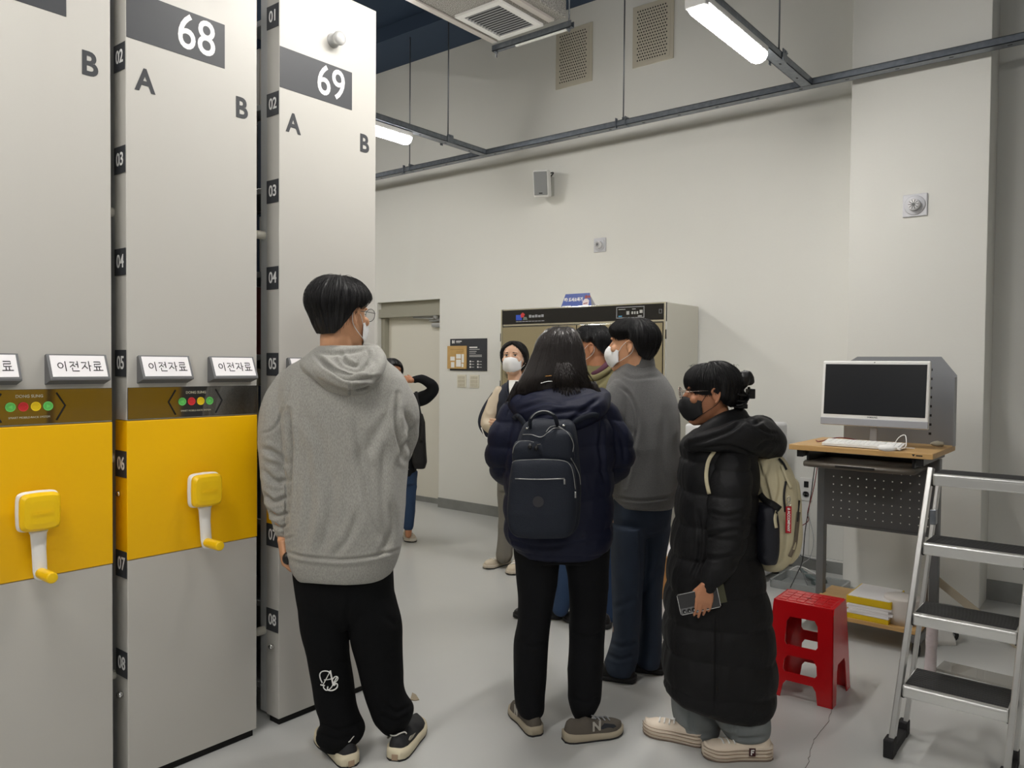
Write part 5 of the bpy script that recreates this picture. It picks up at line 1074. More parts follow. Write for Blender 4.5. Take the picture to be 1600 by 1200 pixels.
# ---- woman with the white mask facing the camera
def masked_woman():
    p = Person('woman in navy and cream varsity jacket, white mask, facing the camera with arms folded', (790, 880), 5.72)
    M = headM(p.j(803, 562), 196, 5, 0, 1.0)
    b = MB(); head(b, M, p.j(806, 606, .03), .050)
    p.rows(b, [(610, 790, 826, 0, .06), (650, 782, 836, 0, .085), (700, 784, 834, 0, .075), (760, 786, 834, 0, .08)])
    p.limb(b, [(782, 622, 0, 10), (766, 655, 0, 9), (768, 668, -.1, 8), (800, 664, -.2, 6)]); p.limb(b, [(834, 622, 0, 10), (844, 660, 0, 9), (820, 668, -.18, 7), (792, 664, -.22, 5.5)])
    stand_legs(b, p, [(796, 760, 0), (824, 760, 0)], [(794, 812, 0), (824, 812, 0)], [(791, 870, 0), (824, 870, 0)], (12, 9, 6))
    hand(b, p.j(792, 662, -.22), -HR, Z, HF, (.4,) * 4, .9); hand(b, p.j(802, 668, -.2), HR, Z, HF, (.4,) * 4, .9)
    p.part('body', b, M_SKIN3, .0048, 3)
    # eyes and brows
    for s_ in (-1, 1):
        b = MB(); S3 = M.to_3x3(); b.ell(M @ Vector((.032 * s_, .0835, .022)), (.0135, .010, .0058), S3, 3); e = b.build('eye', mat('eye_white', rgb(226, 220, 214), .3), p.root)
        b = MB(); b.ell(M @ Vector((.032 * s_ - .002, .092, .0225)), (.0058, .003, .0056), S3, 2); b.build('iris', mat('iris_dark', rgb(30, 20, 18), .2), e)
        b = MB(); b.tube([M @ Vector((q * s_, .0915 - (q - .032) ** 2 * 9, .0285 - abs(q - .030) * .18)) for q in (.018, .026, .034, .042, .048)], .0016, seg=6, smooth=2); b.build('upper_lid', M_HAIR, e)
        b = MB(); b.tube([M @ Vector((q * s_, .099 - (q - .030) ** 2 * 9, .044 - abs(q - .034) * .15)) for q in (.016, .024, .034, .044, .050)], [.0015, .0026, .0026, .002, .001, .001, .001, .001, .001], seg=6, smooth=2); b.build('eyebrow', M_HAIR, p.root)
    # dark hair parted in the middle, gathered at the back
    hair(p, M, M_HAIR, lambda t: np.interp(abs(t), [0, 1.0, 1.45, 1.8, 2.2, 2.75, PI], [2.9, 2.9, 2.7, 1.85, 1.40, .92, .62]), lambda t, ph: np.interp(ph, [0, 1, 2, 3], [.016, .022, .026, .024]), strands=300, seed=5, stray=.002)
    mask(p, M, M_MASK, M_LOOP)
    M_NV = mat('varsity_navy', rgb(26, 32, 48), .75, bump=(300, .2)); M_CR = mat('varsity_cream', rgb(206, 192, 170), .5)
    b = MB(); p.rows(b, [(598, 790, 824, .02, .06), (606, 782, 832, .01, .085), (622, 775, 842, 0, .115), (660, 772, 846, 0, .13), (710, 774, 846, 0, .13), (752, 776, 844, 0, .125)])
    p.part('jacket', b, M_NV, .007, 6, lambda P, N: folds(P, .006, (9, 9, 6), 3) + crease(P, N, [([(793, 600), (796, 620), (798, 660)], 1.5, 6), ([(776, 610), (781, 640)], 1.5, 4)]), 'navy varsity jacket')
    for s_, pts in ((-1, [(781, 614, .0, 11), (768, 640, -.03, 11), (762, 660, -.06, 11), (775, 671, -.14, 9), (798, 665, -.22, 7)]), (1, [(836, 616, .0, 11), (848, 645, -.02, 11), (846, 664, -.06, 10), (825, 668, -.18, 9), (800, 662, -.25, 7)])):
        b = MB(); p.limb(b, pts); p.part('sleeve', b, M_CR if s_ < 0 else M_NV, .006, 5, lambda P, N: folds(P, .009, (14, 14, 10), 7), 'cream sleeve with navy stripe' if s_ < 0 else None)
    b = MB(); p.limb(b, [(775, 618, -.01, 8), (760, 640, -.01, 7.5), (754, 660, -.02, 7.5), (762, 676, -.06, 7), (776, 679, -.12, 6)]); p.part('sleeve_stripe', b, M_NV, .006, 4, None, 'navy outer sleeve stripe')
    b = MB(); b.tube([p.j(752, 668, -.075), p.j(759, 684, -.11), p.j(772, 686, -.17)], .004, smooth=3); b.tube([p.j(776, 652, -.19), p.j(783, 664, -.24), p.j(790, 668, -.26)], .0035, smooth=3); b.build('white_piping', M_WPRINT, p.root)
    b = MB(); p.rows(b, [(594, 795, 812, -.055, .02), (606, 795, 806, -.085, .02), (622, 796, 799, -.105, .02)]); p.part('shirt', b, M_WPRINT, .004, 2, None, 'white inner shirt')
    b = MB()
    for s_ in (-1, 1): b.tube([p.j(806 + 9 * s_, 594, .05), p.j(806 + 12 * s_, 600, -.03), p.j(797 + 6 * s_ + (2 if s_ > 0 else 0), 612, -.10), p.j(798, 632, -.125)], [.016, .016, .015, .014, .012, .010, .008, .006, .005], seg=10, smooth=4)
    b.build('collar', M_NV, p.root)
    b = MB(); p.rows(b, [(745, 777, 842, 0, .12), (765, 777, 842, 0, .12)]); p.limb(b, [(794, 765, 0, 17), (793, 812, 0, 14), (789, 850, -.01, 12.5), (788, 868, -.01, 13)]); p.limb(b, [(826, 765, 0, 16), (826, 812, 0, 14), (826, 850, -.01, 12), (827, 868, -.01, 13)])
    p.part('trousers', b, mat('grey_wool', rgb(120, 117, 110), .9, bump=(300, .2)), .008, 6, lambda P, N: folds(P, .007, (9, 9, 5), 5), 'grey wide trousers')
    MU = mat('runner_cream', rgb(206, 194, 174), .6, bump=(70, .3)); MS = mat('runner_sole', rgb(196, 186, 170), .6)
    for hx, hy, a in ((793, 880, 222), (812, 886, 196)):
        hl = on_z(hx, hy); sh, o, f, x = shoe(p, hl, a, .25, MU, MS, .046, .08, .032, outsole=M_RUBBER, label='cream running shoe'); laces(sh, o, f, x, .25, .08, M_WPRINT)
masked_woman()

# ---- man in the khaki jacket, mostly hidden
def khaki_man():
    p = Person('man in khaki jacket and white mask, mostly hidden behind the navy coat', (905, 975), 4.50)
    M = headM(p.j(925, 546), -72, -4, 0, 1.0)
    b = MB(); head(b, M, p.j(936, 584, .0), .058)
    p.rows(b, [(592, 905, 960, 0, .08), (640, 890, 985, 0, .10), (740, 895, 975, 0, .09), (800, 895, 970, 0, .1)])
    p.limb(b, [(900, 620, -.06, 14), (893, 670, -.1, 10), (884, 705, -.11, 8), (862, 727, .08, 7)]); p.limb(b, [(968, 620, .05, 14), (975, 690, .05, 11), (950, 735, .15, 8), (925, 730, .25, 7)])
    stand_legs(b, p, [(912, 800, 0), (940, 800, 0)], [(889, 875, 0), (946, 880, 0)], [(876, 945, 0), (948, 955, 0)], (12, 10, 7))
    hand(b, p.j(862, 730, .1), -HR, Z, HF, (.5,) * 4); hand(b, p.j(925, 730, .25), -HR, Z, HF, (.5,) * 4)
    p.part('body', b, M_SKIN2, .005, 3)
    hair(p, M, mat('greying_black_hair', rgb(34, 34, 36), .4), lambda t: np.interp(abs(t), [0, .8, 1.2, 1.5, 1.75, 2.2, PI], [2.45, 2.35, 1.95, 1.48, 1.55, 1.22, 1.02]), lambda t, ph: np.interp(ph, [0, .6, 1.2, 1.6, 1.9, 2.3], [.018, .020, .017, .010, .005, .002]) + .004 * noise.noise(Vector((math.sin(t) * 6, math.cos(t) * 6, ph * 5))), strands=800, seed=9, groove=.004, stray=.009, sr=.0011)
    mask(p, M, M_MASK, M_LOOP)
    b = MB(); p.rows(b, [(572, 912, 958, .0, .07), (584, 904, 966, 0, .085), (600, 894, 978, 0, .12), (640, 886, 990, 0, .145), (700, 886, 988, 0, .15), (780, 888, 982, 0, .15), (800, 892, 978, 0, .14)])
    p.limb(b, [(900, 612, -.06, 19), (890, 660, -.1, 18), (882, 705, -.12, 15), (866, 725, .05, 12)]); p.limb(b, [(970, 612, .05, 19), (978, 660, .05, 18), (968, 710, .1, 15), (935, 728, .22, 12)])
    p.part('jacket', b, mat('khaki_cotton', rgb(122, 116, 82), .85, bump=(300, .25)), .008, 6, lambda P, N: folds(P, .008, (9, 9, 7), 12) + crease(P, N, [([(930, 606), (950, 590), (962, 578)], 2, 5), ([(940, 625), (955, 600), (972, 588)], 2, 5)]), 'khaki jacket')
    b = MB(); rings = []
    b.tube([p.j(914, 592, -.07), p.j(932, 590, -.105), p.j(950, 578, -.085), p.j(960, 566, .0)], [.020, .020, .018, .017, .015, .014, .013, .012, .012], seg=10, smooth=3); b.build('collar', mat('khaki_cotton', rgb(122, 116, 82)), p.root)
    b = MB(); b.tube([p.j(918, 588, -.045), p.j(934, 582, -.078), p.j(948, 570, -.06), p.j(954, 562, .0)], .018, seg=10, smooth=4); b.build('inner_collar', mat('plum_knit', rgb(86, 50, 66), .85), p.root, 'plum inner collar')
    b = MB(); p.rows(b, [(785, 890, 978, 0, .13), (815, 890, 972, 0, .13)]); p.limb(b, [(904, 815, 0, 23), (888, 880, 0, 17), (876, 950, 0, 13)]); p.limb(b, [(944, 815, 0, 23), (947, 885, 0, 16), (949, 966, 0, 11)])
    p.part('jeans', b, M_DENIM_B, .008, 6, lambda P, N: folds(P, .007, (9, 9, 8), 4))
    MU = mat('black_leather_shoe', rgb(26, 26, 28), .4)
    for hx, hy, a in ((876, 966, -88), (950, 982, -60)): shoe(p, on_z(hx, hy), a, .285, MU, M_RUBBER, .050, .085, .024, label='black shoe')
khaki_man()

# ---- man in the grey fleece
def fleece_man():
    p = Person('man in grey fleece and dark blue jeans, masked face turned left', (985, 1055), 3.74)
    M = headM(p.j(987, 543), -66, 0, 0, 1.02)
    b = MB(); head(b, M, p.j(1000, 592, .02), .058)
    p.rows(b, [(600, 965, 1035, .02, .08), (650, 955, 1050, .0, .10), (740, 962, 1045, 0, .10), (800, 962, 1045, 0, .1)])
    p.limb(b, [(962, 622, -.06, 17), (948, 690, -.08, 14), (945, 745, .06, 11), (925, 765, .2, 8)]); p.limb(b, [(1036, 620, .05, 16), (1045, 690, .05, 13), (1020, 745, .25, 9), (985, 745, .35, 8)])
    stand_legs(b, p, [(980, 805, -.01), (1022, 805, .03)], [(975, 920, 0), (1015, 915, .05)], [(966, 1040, 0), (1014, 1028, .08)], (23, 16, 10))
    hand(b, p.j(925, 765, .2), -HR, Z, HF, (.5,) * 4); hand(b, p.j(985, 745, .35), -HR, Z, HF, (.5,) * 4)
    p.part('body', b, M_SKIN, .0048, 4)
    hair(p, M, M_HAIR, lambda t: np.interp(abs(t), [0, .7, 1.1, 1.38, 1.6, 1.85, 2.1, 2.6, PI], [2.70, 2.62, 2.4, 1.85, 1.52, 1.58, 1.60, 1.36, 1.32]), lambda t, ph: np.interp(ph, [0, .6, 1.1, 1.5, 1.9, 2.3, 2.7], [.014, .021, .026, .025, .019, .011, .003]), strands=900, seed=14, stray=.007, groove=.0036, tp=lambda t: 9.0 if abs(t) < 1.5 else 4.0)
    mask(p, M, M_MASK, M_LOOP)
    M_FL = mat('grey_fleece', rgb(108, 108, 107), .95, bump=(420, .5), var=(260, rgb(92, 92, 92), .2), sheen=.3)
    b = MB(); p.rows(b, [(560, 975, 1018, .03, .070), (572, 966, 1022, .02, .082), (584, 958, 1034, .02, .10), (600, 950, 1046, .02, .13), (630, 944, 1056, .01, .15), (680, 946, 1060, 0, .16), (730, 952, 1062, 0, .165), (770, 957, 1057, 0, .16), (790, 962, 1050, 0, .15)])
    p.limb(b, [(968, 612, -.05, 21), (952, 655, -.11, 23), (946, 705, -.12, 20), (944, 745, .0, 17), (928, 762, .16, 12)]); p.limb(b, [(1032, 614, .05, 21), (1042, 660, .08, 21), (1038, 710, .14, 18), (1010, 742, .28, 14)])
    p.part('fleece', b, M_FL, .0058, 8, [lambda P, N: 1.3 * crease(P, N, [([(962, 600), (985, 620), (996, 655), (990, 700), (978, 760)], 2.5, 7), ([(958, 640), (975, 665), (992, 680)], 4, 4), ([(1000, 600), (1010, 680), (1004, 760)], 8, 4), ([(1040, 640), (1034, 700), (1044, 760)], 6, 4), ([(958, 776), (1000, 782), (1050, 776)], 2, 4), ([(966, 690), (985, 702), (996, 716)], 4, 5), ([(972, 585), (990, 592), (1030, 588)], 2.5, 3)]) + folds(P, .005, (8, 8, 4), 21)], 'grey zip fleece')
    b = MB(); rings = []
    for k, (dz, gr) in enumerate(((0, .084), (.02, .083), (.045, .079), (.062, .076), (.058, .068), (.02, .072))):
        c = p.j(996, 583, .018) + Z * dz; rings.append([c + HR * (gr * math.cos(t)) * 1.02 + HF * (gr * math.sin(t)) + Z * (.012 * math.cos(t) - .010 * math.sin(t)) for t in np.linspace(0, 2 * PI, 33)[:-1]])
    b.loft(rings, cap=False); b.build('stand_collar', M_FL, p.root)
    b = MB(); p.rows(b, [(770, 960, 1052, .0, .135), (805, 957, 1048, .0, .125), (835, 960, 1044, .01, .08)], 2.4)
    p.rows(b, [(820, 955, 1008, -.01, .125), (870, 956, 1006, -.01, .11), (925, 957, 1003, 0, .10), (985, 958, 999, 0, .092), (1020, 951, 997, -.01, .09), (1040, 945, 992, -.02, .095), (1050, 948, 990, -.02, .09)], 2.2)
    p.rows(b, [(820, 1000, 1047, .04, .11), (880, 1000, 1037, .05, .10), (940, 1001, 1033, .07, .09), (1000, 997, 1033, .08, .085), (1030, 994, 1031, .07, .09), (1038, 997, 1029, .07, .085)], 2.2)
    p.part('jeans', b, M_DENIM, .0065, 7, lambda P, N: crease(P, N, [([(1000, 830), (1002, 880), (999, 940)], 2.5, 10), ([(948, 1022), (968, 1030), (990, 1024)], 3, 6), ([(952, 1004), (972, 1010), (996, 1002)], 3, 5), ([(1004, 930), (1018, 905), (1036, 880)], 4, 5), ([(960, 950), (980, 942), (1000, 930)], 4, 4)]) + folds(P, .006, (9, 9, 5), 31), 'dark blue jeans')
    MU = mat('black_suede_shoe', rgb(20, 20, 22), .6)
    for hx, hy, a, d in ((988, 1066, -70, 0), (1034, 1052, -72, 0)):
        sh, o, f, x = shoe(p, on_z(hx, hy), a, .285, MU, M_RUBBER, .050, .085, .024, label='black slip-on shoe'); b = MB(); b.ell(o + f * .05 - x * .041 + Z * .055, (.004,) * 3, sub=2); b.build('rivet', M_CHROME, sh)
fleece_man()
from mathutils.bvhtree import BVHTree
def caster(*objs):
    trees = []
    for o in objs:
        me = o.data; q = org(o); trees.append(BVHTree.FromPolygons([v.co + q for v in me.vertices], [tuple(p.vertices) for p in me.polygons]))
    def hit(px, py, lift=0.002, default=None):
        d = ray(px, py).normalized(); best = None
        for t in trees:
            loc, n, i, dist = t.ray_cast(CAM, d)
            if loc is not None and (best is None or dist < best[1]): best = (loc, dist)
        return best[0] - d * lift if best else default
    return hit
def trace(b, hit, pts, r, lift=0.002, n=6, seg=6):
    """a cord or zip following the surface it lies on"""
    q = catmull([Vector((a, c, 0)) for a, c in pts], n); P = [hit(v.x, v.y, lift) for v in q]; P = [v for v in P if v is not None]
    if len(P) > 1: b.tube(P, r, seg=seg)
def ribbon(b, hit, pts, wpx, lift=0.004, n=6, th=.004):
    q = catmull([Vector((a, c, 0)) for a, c in pts], n); rings = []
    for i, v in enumerate(q):
        t = (q[min(i + 1, len(q) - 1)] - q[max(i - 1, 0)]).normalized(); s_ = Vector((-t.y, t.x, 0)); L = hit(v.x - s_.x * wpx, v.y - s_.y * wpx, lift); Rr = hit(v.x + s_.x * wpx, v.y + s_.y * wpx, lift)
        if L is None or Rr is None: continue
        k = (CAM - L).normalized() * th; rings.append([L, L + k, Rr + k, Rr])
    if len(rings) > 1: b.loft(rings)

# ---- woman in the navy down coat with the navy backpack
def navy_woman():
    p = Person('long-haired woman in a navy down coat, wearing a navy backpack, seen from behind', (885, 1140), 3.20)
    M = headM(p.j(873, 566, .02), -10, 0, 0, .88)
    b = MB(); head(b, M, p.j(876, 622, .02), .05)
    p.rows(b, [(625, 835, 915, .02, .07), (680, 815, 930, 0, .10), (780, 815, 930, 0, .09), (860, 815, 935, 0, .10)])
    p.limb(b, [(818, 650, 0, 18), (786, 700, 0, 15), (800, 745, .16, 12), (835, 745, .30, 9)]); p.limb(b, [(930, 650, 0, 18), (968, 700, .02, 15), (955, 740, .16, 11), (925, 742, .30, 9)])
    stand_legs(b, p, [(842, 875, 0), (912, 875, 0)], [(838, 990, 0), (915, 990, 0)], [(832, 1110, .02), (912, 1112, .0)], (26, 18, 12))
    hand(b, p.j(835, 745, .30), HR, Z, HF, (.6,) * 4, .9); hand(b, p.j(925, 742, .30), -HR, Z, HF, (.6,) * 4, .9)
    p.part('body', b, M_SKIN, .006, 4)
    M_NC = mat('navy_down_nylon', rgb(21, 25, 46), .62, bump=(90, .12), spec=.28)
    b = MB(); p.rows(b, [(622, 838, 914, .02, .10), (636, 815, 938, .01, .13), (652, 798, 952, .0, .155), (690, 790, 960, .0, .17), (740, 788, 958, .0, .175), (790, 787, 957, .0, .18), (826, 788, 957, .0, .182), (842, 792, 955, .0, .18), (856, 802, 950, .0, .17), (864, 815, 935, .0, .155)], 2.5)
    p.limb(b, [(808, 648, .0, 27), (790, 688, .0, 29), (786, 722, .05, 26), (800, 742, .16, 21), (828, 748, .28, 16)])
    p.limb(b, [(940, 650, .0, 27), (960, 688, .01, 28), (966, 718, .05, 25), (952, 738, .15, 20), (925, 744, .28, 15)])
    coat = p.part('down_coat', b, M_NC, .0065, 7, [lambda P, N: puffs(P, .105, .010, 4) + crease(P, N, [([(940, 655), (938, 700), (945, 755)], 3, 9), ([(812, 650), (806, 700), (792, 752)], 3, 6), ([(955, 660), (972, 690), (975, 720)], 3, 5), ([(790, 842), (850, 855), (950, 842)], 2.5, 5)])], 'navy down coat')
    b = MB()
    p.limb(b, [(806, 622, .04, 11), (815, 634, -.05, 19), (845, 646, -.12, 25), (885, 650, -.14, 27), (922, 640, -.12, 23), (941, 626, -.03, 14), (940, 615, .05, 9)])
    p.rows(b, [(596, 842, 905, -.02, .07), (610, 822, 930, -.03, .10), (630, 812, 940, -.05, .12), (655, 835, 925, -.07, .11), (672, 860, 900, -.07, .06)], 2.2)
    hood = p.part('hood', b, M_NC, .0055, 5, lambda P, N: folds(P, .009, (10, 10, 13), 6) + crease(P, N, [([(812, 640), (850, 628), (880, 632)], 3, 8), ([(830, 655), (870, 645), (930, 640)], 3, 7), ([(880, 668), (900, 650), (938, 622)], 3, 7), ([(806, 625), (830, 612), (850, 608)], 2.5, 5)]), 'padded hood lying on the back')
    # long straight hair
    b = MB(); p.rows(b, [(510, 866, 890, .0, .02), (514, 855, 899, .0, .055), (522, 845, 905, .0, .085), (534, 837, 910, .0, .10), (550, 832, 914, .0, .105), (572, 823, 917, -.01, .105), (592, 812, 920, -.02, .105), (606, 804, 930, -.02, .10), (616, 798, 942, -.02, .085), (623, 800, 946, -.02, .06)], 2.2)
    P0 = []
    hm = skin(b, .0055, 6); P, N = get(hm); x, y = project(P); u = (x - 873) / np.maximum(22, np.interp(y, [510, 560, 620], [20, 45, 72])); put(hm, P + N * (0.0035 * (vnoise(np.stack([u * 16, y * .012, u * 0], 1), 3) - .5) + .002 * (vnoise(np.stack([u * 44, y * .02, u * 0], 1), 5) - .5))[:, None])
    hr = finish(hm, 'hair', M_HAIR2, p.root)
    hh = caster(hr); h2 = caster(hood, hr); rn = random.Random(4); b = MB()
    L0 = [(510, 868), (522, 846), (540, 836), (560, 828), (580, 819), (600, 808), (620, 797)]; R0 = [(510, 888), (522, 904), (540, 911), (560, 915), (580, 918), (600, 926), (620, 946)]
    ys = [a for a, c in L0]; Lx = [c for a, c in L0]; Rx = [c for a, c in R0]
    for k in range(1100):
        u = min(.985, max(.015, rn.random() + rn.gauss(0, .02))); y0 = rn.uniform(512, 560); y1 = rn.uniform(590, 626) if (u < .3 or u > .7) else rn.uniform(575, 603); u1 = u + rn.gauss(0, .03); Q = []
        for q in range(9):
            t = q / 8; yy = y0 + (y1 - y0) * t; uu = min(.99, max(.01, u + (u1 - u) * t)); a, c = np.interp(yy, ys, Lx), np.interp(yy, ys, Rx); v = hh(a + (c - a) * uu, yy, .001 + .002 * math.sin(PI * t)); 
            if v is not None: Q.append(v)
        if len(Q) > 3: b.tube(Q, [.0011 * (1 - .5 * i / len(Q)) for i in range(len(Q))], seg=3)
    for k in range(260):                                    # the lock falling over the hood
        s0 = rn.uniform(-1, 1); s1 = s0 + rn.gauss(0, .25); e = rn.uniform(.75, 1.05); Q = []
        tb0 = rn.uniform(0, .4)
        for q in range(9):
            t = tb0 + (e - tb0) * q / 8; px = 880 + s0 * 11 * (1 - t) + t * (8 + s1 * 24); py = 566 + 52 * t - 8 * t * abs(s1)
            v = h2(px, py, .003 + .012 * math.sin(PI * min(1, t)) * (.4 + .6 * ((k * 37) % 10) / 10))
            if v is not None: Q.append(v)
        if len(Q) > 3: b.tube(Q, [.0013 * (1 - .5 * i / len(Q)) for i in range(len(Q))], seg=3)
    for side in (-1, 1):
        for k in range(60):
            e = rn.uniform(.6, 1.1); x0 = (812 if side < 0 else 925) + rn.uniform(-6, 6); Q = [p.j(x0 + side * 22 * e * t * .8 + rn.uniform(-.4, .4), 596 + 34 * e * t, -.04 - .03 * t) for t in (0, .2, .4, .6, .8, 1)]; b.tube(Q, [.0012, .0012, .0011, .001, .0008, .0005], seg=3)
    b.build('hair_strands', M_HAIR2, p.root)
    b = MB(); trace(b, caster(hood, hr), [(845, 599), (856, 596), (863, 596)], .0016, .003); b.build('collar_trim', M_WPRINT, p.root); b = MB(); trace(b, caster(hood, hr), [(852, 588), (862, 587)], .0018, .003); b.build('hair_tie', mat('ochre_band', rgb(170, 120, 50), .6), p.root)
    # black trousers
    M_BT = mat('black_trousers', rgb(15, 16, 19), .9, bump=(500, .2), spec=.25)
    b = MB(); p.rows(b, [(835, 800, 952, .0, .13), (862, 803, 952, .0, .13), (872, 804, 952, .0, .12)], 2.4)
    p.rows(b, [(855, 805, 878, .0, .11), (880, 806, 874, .0, .10), (917, 808, 869, .0, .095), (967, 810, 861, .0, .09), (1000, 804, 858, .0, .088), (1033, 803, 855, .0, .085), (1083, 804, 851, .01, .085), (1105, 808, 850, .01, .085), (1114, 813, 847, .01, .07)], 2.2)
    p.rows(b, [(855, 876, 952, .0, .11), (900, 887, 951, .0, .10), (933, 890, 948, .0, .095), (985, 890, 944, .0, .09), (1033, 888, 942, .0, .088), (1083, 887, 940, .0, .085), (1096, 888, 936, .0, .085), (1112, 893, 926, .0, .07), (1120, 898, 920, .0, .06)], 2.2)
    p.part('trousers', b, M_BT, .006, 7, lambda P, N: folds(P, .005, (9, 9, 6), 12) + crease(P, N, [([(806, 1000), (830, 1010), (856, 1004)], 3, 4), ([(889, 985), (915, 996), (942, 988)], 3, 4), ([(890, 1090), (915, 1098), (938, 1090)], 3, 4)]), 'black trousers')
    MU = mat('runner_grey_suede', rgb(92, 86, 78), .85, bump=(200, .2)); MS = mat('runner_sole_beige', rgb(168, 158, 138), .65); MN = mat('runner_navy_mesh', rgb(40, 44, 52), .7)
    for hx, hy, a in ((836, 1148, -20), (887, 1157, 70)):
        sh, o, f, x = shoe(p, on_z(hx, hy), a, .245, MU, MS, .047, .088, .032, outsole=M_RUBBER, label='grey running shoe with beige sole'); laces(sh, o, f, x, .245, .088, M_GREYP, .018, 4)
        for s_ in (-1, 1):
            b = MB(); b.text('N', .050, o + f * .105 + x * s_ * .0435 + Z * .058, f * s_ * 1.0 if s_ > 0 else -f * -1.0 if False else f * (1 if s_ > 0 else -1), Z, .002, bold=.002); b.build('side_letter', mat('reflective_grey', rgb(170, 166, 158), .4), sh)
        b = MB(); rings = []
        b.prism([(.118, .045), (.175, .040), (.192, .046), (.182, .056), (.14, .066)], o + x * .0432, f, Z, -.0025); b.build('toe_mesh', MN, sh)
    # backpack
    t = thing('backpack', 'navy backpack with silver zips worn by the woman in the navy down coat', 'backpack', p.j(850, 835, -.26)); pk = Person.__new__(Person); pk.D = p.D; pk.root = t
    M_BP = mat('navy_canvas', rgb(16, 24, 38), .7, bump=(350, .25))
    b = MB(); pk.rows(b, [(655, 835, 888, -.225, .05), (662, 820, 897, -.235, .07), (680, 812, 901, -.24, .08), (710, 803, 904, -.245, .085), (750, 796, 907, -.25, .09), (790, 794, 906, -.25, .09), (820, 797, 902, -.25, .085), (834, 810, 890, -.25, .07)], 3.0)
    body = pk.part('pack_body', b, M_BP, .0055, 4, lambda P, N: folds(P, .004, (12, 12, 8), 3) + crease(P, N, [([(820, 706), (848, 722), (872, 712)], 3, -5)]))
    b = MB(); pk.rows(b, [(716, 812, 884, -.32, .035), (722, 802, 893, -.325, .045), (740, 798, 899, -.325, .052), (790, 793, 901, -.325, .055), (825, 795, 897, -.325, .052), (838, 808, 886, -.325, .04)], 3.2)
    pocket = pk.part('front_pocket', b, M_BP, .0055, 4, lambda P, N: folds(P, .004, (12, 12, 8), 7))
    b = MB(); pk.rows(b, [(671, 864, 880, -.31, .02), (677, 854, 892, -.315, .032), (690, 846, 896, -.315, .038), (712, 842, 898, -.315, .036), (722, 846, 896, -.31, .03)], 2.6)
    b2 = MB(); pk.rows(b, [(689, 806, 842, -.31, .03), (700, 801, 848, -.315, .036), (716, 800, 850, -.31, .034), (722, 802, 848, -.31, .03)], 2.6); b2.b.free()
    up = pk.part('upper_pocket', b, M_BP, .005, 4, None)
    hit = caster(body, pocket, up); M_ZIP = mat('zip_silver', rgb(150, 151, 150), .4, metal=.6)
    for nm, w, pts in (('zip', .0022, [(817, 679), (830, 679), (845, 683), (856, 676), (866, 669), (880, 671), (890, 680), (896, 694), (895, 706)]), ('zip', .0022, [(801, 708), (804, 697), (812, 690), (825, 689), (834, 691)]), ('zip', .0022, [(838, 695), (845, 694)]), ('zip', .0022, [(797, 729), (803, 721), (815, 719), (850, 718), (880, 720), (891, 727), (896, 742), (899, 765)]), ('zip', .0032, [(805, 748), (840, 749), (882, 748)]), ('zip', .0024, [(892, 716), (899, 728), (905, 742), (907, 757)]), ('zip', .0018, [(853, 675), (860, 667), (872, 666), (885, 674)])):
        b = MB(); trace(b, hit, pts, w * .75, .001)
        if len(b.b.verts): b.build(nm, M_ZIP, t)
        else: b.b.free()
    b = MB(); P_ = [hit(828, 668, .006), pk.j(829, 656, -.34), pk.j(838, 647, -.345), pk.j(852, 644, -.345), pk.j(866, 650, -.34), hit(871, 664, .006)]; b.tube([v for v in P_ if v is not None], .0075, smooth=5, seg=8); hd = b.build('grab_handle', M_BP, t)
    b = MB(); P_ = [pk.j(829, 654, -.352), pk.j(838, 645, -.356), pk.j(852, 642, -.356), pk.j(866, 648, -.352)]; b.tube(P_, .0018, smooth=5, seg=6); b.build('handle_piping', M_ZIP, hd)
    for px, py, r in ((824, 669, .006), (881, 665, .006)): b = MB(); v = hit(px, py, .002); b.ell(v, (r,) * 3, sub=2); b.build('rivet', M_CHROME, t)
    for px, py in ((828, 698), (838, 700)):
        b = MB(); v = hit(px, py - 5, .006); w_ = hit(px, py, .010); b.tube([v, w_], .0035); b.ell(w_, (.008, .008, .009), sub=2); b.build('zip_pull', M_BLACKP, t)
    for pts in ([(882, 749), (882, 757)], [(899, 768), (899, 778)]): b = MB(); trace(b, hit, pts, .0035, .004, 3); b.build('zip_pull', M_ZIP, t)
    b = MB(); v = hit(841, 784, .001); b.cyl(v, v - HF * .002, .020, seg=28); b.build('round_patch', mat('patch_grey', rgb(52, 52, 56), .8), t)
    h3 = caster(coat, hood)
    for pts in ([(820, 664), (814, 655), (808, 650), (802, 655)], [(893, 664), (905, 655), (925, 648), (936, 650)]):
        b = MB(); ribbon(b, h3, pts, 4, .006, 5, .006)
        if len(b.b.verts): b.build('shoulder_strap', M_BP, t)
        else: b.b.free()
navy_woman()

